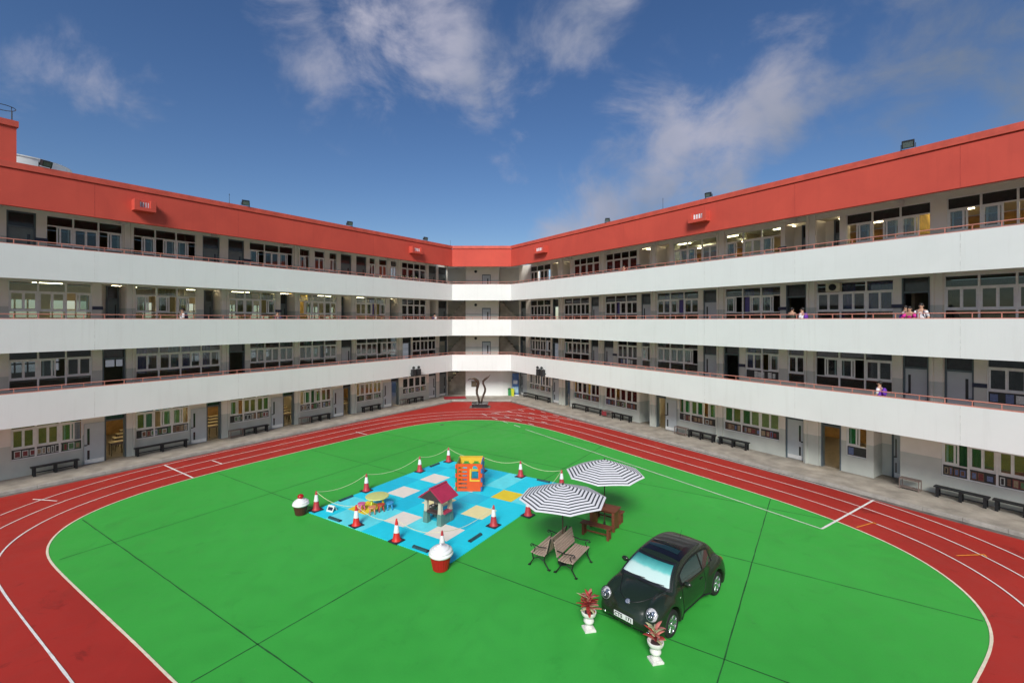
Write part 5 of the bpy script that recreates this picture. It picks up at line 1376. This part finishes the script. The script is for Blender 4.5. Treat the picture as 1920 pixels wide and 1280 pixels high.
# roof skin and sliding roof
patch('roof', lambda u, v: (.40-1.35*u, (v-.5)*1.10*(1-.10*u), 2.0), 24, 16, (0, 0, -1), .004, CBLK)
patch('sunroof', lambda u, v: (.22-.34*u, (v-.5)*.84, 2.0), 10, 12, (0, 0, -1), .010, DG)
patch('sunroof_slot', lambda u, v: (.02-.07*u, (v-.5)*.78, 2.0), 4, 12, (0, 0, -1), .022, CTRIM)
PZ = {}
def prof(x):
    x = round(x, 3)
    if x not in PZ: PZ[x] = hit((x, 0, 2.2), (0, 0, -1)).z
    return PZ[x]
SIDEG, _t, _b = new_mat('side_window_glass'); _b.inputs['Base Color'].default_value = (.02, .05, .045, 1); _b.inputs['Roughness'].default_value = .05; _b.inputs['Coat Weight'].default_value = .8
for sy in (-1, 1):
    def sw(x0, x1):
        return lambda u, v: (x0+(x1-x0)*u, sy*2.0, .955+v*max(.015, prof(x0+(x1-x0)*u)-.145-.955))
    patch('side_trim', sw(.72, -1.16), 26, 8, (0, -sy, 0), .002, CTRIM)
    patch('side_window', lambda u, v: (sw(.62, -.42)(u, v)[0], sy*2., .975+v*max(.01, prof(.62-1.04*u)-.185-.975)), 16, 8, (0, -sy, 0), .007, SIDEG)
    patch('quarter_window', lambda u, v: (-.50-.56*u, sy*2., .975+v*max(.01, prof(-.50-.56*u)-.185-.975)), 12, 8, (0, -sy, 0), .007, SIDEG)
    # door shut lines
    def line(pts, r_=.008, d=(0, -sy, 0), m=CTRIM, nm='panel_gap'):
        P_ = []
        for a, b in zip(pts, pts[1:]):
            for k in range(8): P_.append(tuple(a[i]+(b[i]-a[i])*k/8 for i in range(3)))
        P_.append(pts[-1]); MB().tube(hits(P_, d, .0005), r_, 6).build(nm, m, car)
    line([(.70, sy*2, .95), (.66, sy*2, .62), (.60, sy*2, .28)]); line([(.60, sy*2, .28), (-.50, sy*2, .28)]); line([(-.50, sy*2, .28), (-.62, sy*2, .60), (-.52, sy*2, .95)])
    # lower sill
    line([(.78, sy*2, .235), (-.80, sy*2, .235)], .022, nm='sill')
    h_ = hit((-.35, sy*2, .80), (0, -sy, 0), .012); MB().obox(h_, (.08, 0, 0), (0, .014, 0), (0, 0, .014)).build('door_handle', CARM, car, bevel=.008)
    h_ = hit((.80, sy*2, .76), (0, -sy, 0), .0); MB().ell(h_, (.03, .012, .018), 12, 6).build('side_lamp', CHR, car, smooth=True)
    # mirror
    base = hit((.60, sy*2, .985), (0, -sy, 0), 0); mc = base+Vector((.02, sy*.12, .045))
    MB().tube([base, mc], [.03, .025], 8).build('mirror_arm', CTRIM, car)
    MB().ell(mc+Vector((0, sy*.02, .01)), (.06, .105, .07), 16, 10).build('mirror', CARM, car, smooth=True)
    # headlamp
    p = hit((2.6, sy*.635, .715), (-1, 0, 0), 0); n_ = grad(p); n_ = (n_*.8+Vector((.75, 0, .22))).normalized(); qd = Vector((0, 0, 1)).rotation_difference(n_)
    hl = MB().lathe([(.145, -.03), (.148, .004), (.138, .014), (.128, .012)], 32, cap=False).build('headlamp', CARM, car, smooth=True)
    hl.rotation_mode = 'QUATERNION'; hl.rotation_quaternion = qd; hl.location = p; hl.scale = (1.12, 1.12, 1.12)
    MB().lathe([(.005, -.02), (.06, -.012), (.10, .0), (.128, .012)], 32, cap=False).build('reflector', mat('headlamp_reflector', (.80, .80, .82), .4, metal=.0, var=.35, scale=18) if sy < 0 else bpy.data.materials['headlamp_reflector'], hl, smooth=True)
    for (ox, oy, rr_) in ((-.035, .03, .05), (.05, -.02, .035), (.0, -.07, .025)): MB().lathe([(rr_, .0), (rr_*.9, .018), (rr_*.5, .008), (.003, .004)], 20, (ox, oy, 0)).build('lamp_cup', CHR, hl, smooth=True)
    MB().lathe([(.134, .013), (.115, .034), (.07, .05), (.003, .056)], 32, cap=False).build('lens', glassmat('headlamp_lens', (.95, .95, .97), .05, .04) if sy < 0 else bpy.data.materials['headlamp_lens'], hl, smooth=True)
    p = hit((2.6, sy*.60, .33), (-1, 0, 0), .004); MB().ell(p, (.02, .045, .035), 12, 8).build('fog_lamp', CHR, car, smooth=True)
    p = hit((-2.6, sy*.60, .66), (1, 0, 0), 0); MB().ell(p, (.04, .10, .10), 16, 8).build('tail_lamp', mat('tail_lamp_red', (.35, .01, .01), .2) if sy < 0 else bpy.data.materials['tail_lamp_red'], car, smooth=True)
# bonnet shut line
def cl(pts, r_=.009, d=(0, 0, -1), m=CTRIM, nm='panel_gap', off=.0005):
    P_ = []
    n_ = len(pts)
    for i in range(n_-1):
        p0 = Vector(pts[max(i-1, 0)]); p1 = Vector(pts[i]); p2 = Vector(pts[i+1]); p3 = Vector(pts[min(i+2, n_-1)])
        for k in range(8):
            t = k/8; P_.append(.5*((2*p1)+(-p0+p2)*t+(2*p0-5*p1+4*p2-p3)*t*t+(-p0+3*p1-3*p2+p3)*t**3))
    P_.append(Vector(pts[-1])); MB().tube(hits(P_, d, off), r_, 6).build(nm, m, car)
cl([(.98, .70, 2), (1.25, .56, 2), (1.55, .42, 2), (1.75, .30, 2), (1.86, .15, 2), (1.885, 0, 2), (1.86, -.15, 2), (1.75, -.30, 2), (1.55, -.42, 2), (1.25, -.56, 2), (.98, -.70, 2)])
# wipers
for y0, y1 in ((-.52, .0), (.0, .52)):
    a = hit((2.6, y0+.05, 1.0), (-1, 0, 0), .022); b = hit((2.6, y1, 1.03), (-1, 0, 0), .022); MB().tube([a, (a+b)/2+Vector((.01, 0, .0)), b], .009, 6).build('wiper', CTRIM, car)
cw_ = patch('cowl', lambda u, v: (1.17-.08*v-.16*abs(u-.5)**2*2, (u-.5)*1.32, 2.0), 16, 3, (0, 0, -1), .003, CTRIM)
# round badge with interlocked letters
p = hit((2.6, 0, .775), (-1, 0, 0), .002); n_ = (grad(p)).normalized(); xx = Vector((0, 1, 0)); yy = n_.cross(xx).normalized()
yy = yy if yy.z > 0 else -yy
bd = MB()
def disc(mb, c, r_, th, n=28, mi=0):
    poly_ = [(r_*math.cos(2*math.pi*i/n), r_*math.sin(2*math.pi*i/n)) for i in range(n)]; mb.extr(poly_, c, xx, yy, n_, th, mi)
disc(bd, p+n_*.006, .062, .012); badge = bd.build('badge', CHR, car)
b2 = MB(); disc(b2, p+n_*.0135, .052, .003); b2.build('badge_field', mat('blue_grey_badge', (.22, .24, .28), .3), badge)
def stroke(mb, a, b, w_=.008):
    a = Vector(a); b = Vector(b); A_ = p+xx*a.x+yy*a.y+n_*.0175; B_ = p+xx*b.x+yy*b.y+n_*.0175; d_ = (B_-A_); mb.obox((A_+B_)/2, d_/2, n_.cross(d_).normalized()*w_/2, n_*.0025)
lt = MB()
for sx in (-1, 1):
    stroke(lt, (sx*.019, .046), (sx*.001, .008)); stroke(lt, (sx*.044, .024), (sx*.020, -.042)); stroke(lt, (sx*.020, -.042), (sx*.001, -.004))
lt.build('badge_letters', CHR, badge)
# number plate
pp = hit((2.6, 0, .48), (-1, 0, 0), .012); pp.y = -.0
np_ = MB().box(pp.x, pp.x+.012, -.26, .26, .42, .545).build('number_plate', mat('white_plate', (.72, .73, .72), .4, var=.04), car, bevel=.004)
MB().box(pp.x-.02, pp.x, -.25, .25, .43, .54).build('plate_holder', CTRIM, car)
fc = bpy.data.curves.new('lettering', 'FONT'); fc.body = 'CTS  171'; fc.size = .118; fc.align_x = 'CENTER'; fc.align_y = 'CENTER'; fc.extrude = .0015; fc.offset = .0035; fc.space_character = 1.08
to = bpy.data.objects.new('tmp', fc); COL.objects.link(to); bpy.context.view_layer.update()
tm = bpy.data.meshes.new_from_object(to.evaluated_get(bpy.context.evaluated_depsgraph_get())); bpy.data.objects.remove(to)
tm.materials.clear(); tm.materials.append(CTRIM); te = bpy.data.objects.new('lettering', tm); COL.objects.link(te); te.parent = np_
te.rotation_euler = (R(90), 0, R(90)); te.location = (pp.x+.0145, 0, .4825)
# grille slots low in the bumper
for yy_ in (-.34, 0, .34):
    q_ = hit((2.6, yy_, .285), (-1, 0, 0), .002); MB().obox(q_, (.012, 0, 0), (0, .15, 0), (0, 0, .028)).build('air_intake', CTRIM, car, bevel=.008)
# aerial
q_ = hit((-.75, 0, 2), (0, 0, -1), 0); MB().tube([q_, q_+Vector((-.10, 0, .17))], [.006, .003], 6).build('aerial', CTRIM, car)
# wheels
TY = mat('tyre_rubber', (.012, .012, .012), .8, var=.2); RIM = mat('alloy_rim', (.50, .52, .53), .25, metal=.9, var=.1)
w0 = None
def wheel():
    """axis along local y, outer face at +y"""
    r = MB(); n = 40
    pf = [(.205, -.085), (.255, -.10), (.295, -.09), (.312, -.06), (.314, 0), (.312, .06), (.295, .09), (.255, .10), (.205, .085)]
    def lathe_y(mb, pr, n, mi=0):
        base = len(mb.v)
        for (a, y) in pr:
            for j in range(n):
                t = 2*math.pi*j/n; mb.v.append((a*math.cos(t), y, a*math.sin(t)))
        for i in range(len(pr)-1):
            for j in range(n): mb.f.append([base+i*n+j, base+i*n+(j+1) % n, base+(i+1)*n+(j+1) % n, base+(i+1)*n+j]); mb.m.append(mi)
    lathe_y(r, pf, n); t_ = r.build('tyre', TY, None, smooth=True)
    m = MB(); lathe_y(m, [(.207, .088), (.198, .092), (.19, .06), (.185, -.05)], n); rm = m.build('rim', RIM, t_, smooth=True, auto=40)
    m = MB(); lathe_y(m, [(.187, -.045), (.01, -.04)], n); m.build('brake_disc', CTRIM, t_)
    for i in range(6):
        a = i*math.pi/3; d = Vector((math.cos(a), 0, math.sin(a))); s_ = Vector((-d.z, 0, d.x))
        MB().add([d*.03+s_*.035+Vector((0, .05, 0)), d*.03-s_*.035+Vector((0, .05, 0)), d*.192-s_*.05+Vector((0, .07, 0)), d*.192+s_*.05+Vector((0, .07, 0)),
                  d*.03+s_*.035+Vector((0, .075, 0)), d*.03-s_*.035+Vector((0, .075, 0)), d*.192-s_*.038+Vector((0, .088, 0)), d*.192+s_*.038+Vector((0, .088, 0))],
                 [(0, 1, 2, 3), (4, 5, 6, 7), (0, 1, 5, 4), (1, 2, 6, 5), (2, 3, 7, 6), (3, 0, 4, 7)]).build('spoke', RIM, t_)
    m = MB(); lathe_y(m, [(.06, .05), (.06, .082), (.04, .092), (.005, .094)], 20); m.build('hub_cap', RIM, t_, smooth=True)
    return t_
w0 = wheel()
for k, (x, y) in enumerate(((1.255, .735), (1.255, -.735), (-1.255, .735), (-1.255, -.735))):
    if k == 0: o = w0
    else: o = copy_tree(w0)
    o.name = 'wheel' if k == 0 else 'wheel.%03d' % k
    o.parent = car; o.location = (x, y, .308); o.rotation_euler = (0, 0, 0 if y > 0 else math.pi)

# ------------------------------------------------------------------ people behind the parapets
SKIN = mat('skin_tone', (.48, .28, .19), .6, var=.06); HAIR = mat('black_hair', (.008, .007, .007), .5)
def skin_mesh(name, verts, edges, rad, m, parent, sub=2, root=0):
    me = bpy.data.meshes.new('t'); me.from_pydata(verts, edges, []); ob = bpy.data.objects.new('t', me); COL.objects.link(ob)
    sk = ob.modifiers.new('s', 'SKIN'); 
    if not me.skin_vertices: me.attributes
    for i, r_ in enumerate(rad):
        me.skin_vertices[0].data[i].radius = r_ if isinstance(r_, tuple) else (r_, r_)
    me.skin_vertices[0].data[root].use_root = True
    ss = ob.modifiers.new('ss', 'SUBSURF'); ss.levels = sub; ss.render_levels = sub
    bpy.context.view_layer.update()
    m2 = bpy.data.meshes.new_from_object(ob.evaluated_get(bpy.context.evaluated_depsgraph_get())); bpy.data.objects.remove(ob)
    m2.name = name; m2.materials.clear(); m2.materials.append(m); m2.polygons.foreach_set('use_smooth', [True]*len(m2.polygons))
    o = bpy.data.objects.new(name, m2); COL.objects.link(o); o.parent = parent; return o
def person(loc, rz, h, shirt, legs, label, pack=None, lean=False, hair_long=False, sleeve=None):
    """adult/child figure facing local -y"""
    r = empty('person', loc, rz, label, 'person', None); s = h/1.7; r.scale = (s, s, s)
    ln = -.16 if lean else 0.0
    # 0 pelvis 1 waist 2 chest 3 neckbase 4 neck 5 head 6 crown ; arms ; legs
    V_ = [(0, 0, .90), (0, ln*.3, 1.08), (0, ln*.7, 1.27), (0, ln, 1.41), (0, ln*1.1, 1.47), (0, ln*1.2-.01, 1.57), (0, ln*1.2, 1.66)]
    E_ = [(0, 1), (1, 2), (2, 3), (3, 4), (4, 5), (5, 6)]; Rd = [(.15, .105), (.13, .10), (.155, .105), (.09, .07), (.052, .055), (.078, .098), (.06, .075)]
    for sx in (-1, 1):
        b = len(V_)
        el_ = (sx*.25, ln*.5-.02, 1.13) if not lean else (sx*.24, ln-.16, 1.16)
        hn = (sx*.23, ln*.4-.17, .95) if not lean else (sx*.10, ln-.26, 1.14)
        V_ += [(sx*.17, ln*.95, 1.38), el_, hn, (hn[0]*.96, hn[1]-.05, hn[2]-.04)]; E_ += [(3, b), (b, b+1), (b+1, b+2), (b+2, b+3)]; Rd += [.055, .042, .030, (.035, .022)]
        for k_, (fx, fl) in enumerate(((-.028, .05), (-.010, .06), (.010, .058), (.028, .045))):
            c = len(V_); V_.append((hn[0]*.96+fx, hn[1]-.07, hn[2]-.06-fl)); E_.append((b+3, c)); Rd.append(.009)
        c = len(V_); V_.append((hn[0]*.96-sx*.045, hn[1]-.07, hn[2]-.05)); E_.append((b+3, c)); Rd.append(.010)
        b = len(V_); V_ += [(sx*.09, 0, .82), (sx*.10, -.01, .48), (sx*.10, .01, .09), (sx*.11, -.12, .04)]; E_ += [(0, b), (b, b+1), (b+1, b+2), (b+2, b+3)]; Rd += [.09, .06, .04, (.045, .03)]
    skin_mesh('body', V_, E_, Rd, SKIN, r, 2)
    hy = ln*1.2
    # face: nose, eyes, mouth
    MB().ell((0, hy-.105, 1.575), (.012, .018, .02), 8, 6).build('nose', SKIN, r, smooth=True)
    for sx in (-1, 1):
        MB().ell((sx*.032, hy-.095, 1.60), (.012, .008, .007), 8, 6).build('eye', HAIR, r, smooth=True)
        MB().ell((sx*.083, hy, 1.58), (.012, .022, .032), 8, 6).build('ear', SKIN, r, smooth=True)
    MB().ell((0, hy-.093, 1.528), (.022, .008, .006), 8, 6).build('mouth', LEAFM[3], r, smooth=True)
    hb = MB().ell((0, hy+.022, 1.632), (.093, .108, .088), 18, 10)
    if hair_long: hb.ell((0, hy+.06, 1.55), (.095, .07, .15), 16, 9)
    hb.build('hair', HAIR, r, smooth=True)
    sV = [(0, 0, .93), (0, ln*.3, 1.08), (0, ln*.7, 1.27), (0, ln, 1.405)]; sE = [(0, 1), (1, 2), (2, 3)]; sR = [(.172, .128), (.152, .122), (.175, .125), (.095, .08)]
    skin_mesh('shirt', sV, sE, sR, shirt, r, 2)
    for sx in (-1, 1):
        el_ = (sx*.25, ln*.5-.02, 1.13) if not lean else (sx*.24, ln-.16, 1.16); a = Vector((sx*.15, ln*.95, 1.375)); e = Vector(el_)
        MB().tube([a, (a+e)/2, e.lerp(a, .05)], [.072, .062, .055], 10).build('sleeve', sleeve or shirt, r, smooth=True)
        MB().tube([(sx*.085, 0, .92), (sx*.095, -.01, .5), (sx*.10, .01, .10)], [.105, .078, .06], 10).build('trouser_leg', legs, r, smooth=True)
        MB().ell((sx*.11, -.05, .04), (.05, .13, .04), 12, 6).build('shoe', HAIR, r, smooth=True)
    if pack:
        MB().ell((0, ln*.7+.19, 1.22), (.15, .09, .20), 14, 9).build('backpack', pack, r, smooth=True)
        for sx in (-1, 1): MB().tube([(sx*.10, ln*.9+.10, 1.40), (sx*.11, ln*.8-.05, 1.43), (sx*.11, ln*.6-.135, 1.25), (sx*.13, ln*.5-.02, 1.08)], .016, 6).build('backpack_strap', pack, r, smooth=True)
    return r
SW = mat('white_shirt_cloth', (.72, .72, .74), .8, var=.08); SP = mat('purple_sports_cloth', (.13, .03, .36), .7, var=.12); SM = mat('magenta_jacket_cloth', (.62, .02, .28), .7, var=.12)
SD = mat('dark_green_grey_jacket', (.03, .045, .035), .8, var=.15); NV = mat('navy_trousers', (.015, .018, .035), .8); NP = mat('navy_backpack_cloth', (.03, .03, .09), .7); RD_ = mat('dark_red_top', (.2, .02, .02), .7)
def at(side, px, t, fl): p = wp(side, s_of(side, px, t), t, FL*(fl-1)+.013); return p
def face(side, d):   # rotation so that local -y looks along d
    v = {'court': -(VL if side == 'L' else VR), 'in': (VL if side == 'L' else VR), 'far': -(UL if side == 'L' else UR), 'near': (UL if side == 'L' else UR)}[d]
    return math.atan2(v.y, v.x)+math.pi/2
person(at('L', 342, .8, 3), face('L', 'near'), 1.66, SW, NV, 'student in a white shirt with a navy backpack walking on the left third-floor corridor', NP)
person(at('L', 518, .7, 3), face('L', 'court'), 1.55, SW, NV, 'student in a dark vest halfway along the left third-floor corridor', None, True, sleeve=NP)
person(at('L', 815, .7, 3), face('L', 'far'), 1.62, SW, NV, 'student in white with a dark bag at the far end of the left third-floor corridor', NP)
person(at('R', 1485, .75, 3), face('R', 'in'), 1.62, SD, NV, 'person in a dark jacket seen from behind at the right third-floor doorway')
person(at('R', 1504, .65, 3), face('R', 'far'), 1.60, SW, NV, 'student in white and purple standing beside the person in a dark jacket', SP)
person(at('R', 1688, .62, 3), face('R', 'near'), 1.60, SP, NV, 'student with a purple and white top, left one of the three at the railing', None, True, sleeve=SW)
person(at('R', 1708, .50, 3), face('R', 'court'), 1.55, SM, NV, 'girl in a bright magenta jacket leaning on the third-floor railing', None, True, True)
person(at('R', 1727, .66, 3), face('R', 'court'), 1.68, SW, NV, 'taller student in white with a dark bag right of the girl in magenta', NP)
person(at('R', 1649, .70, 2), face('R', 'far'), 1.62, SP, NV, 'student in a purple jacket walking along the right second-floor corridor', SP, sleeve=SW)
person(at('R', 1173, .62, 4), face('R', 'court'), 1.5, RD_, NV, 'student in a dark red top on the right top-floor corridor', None, True)
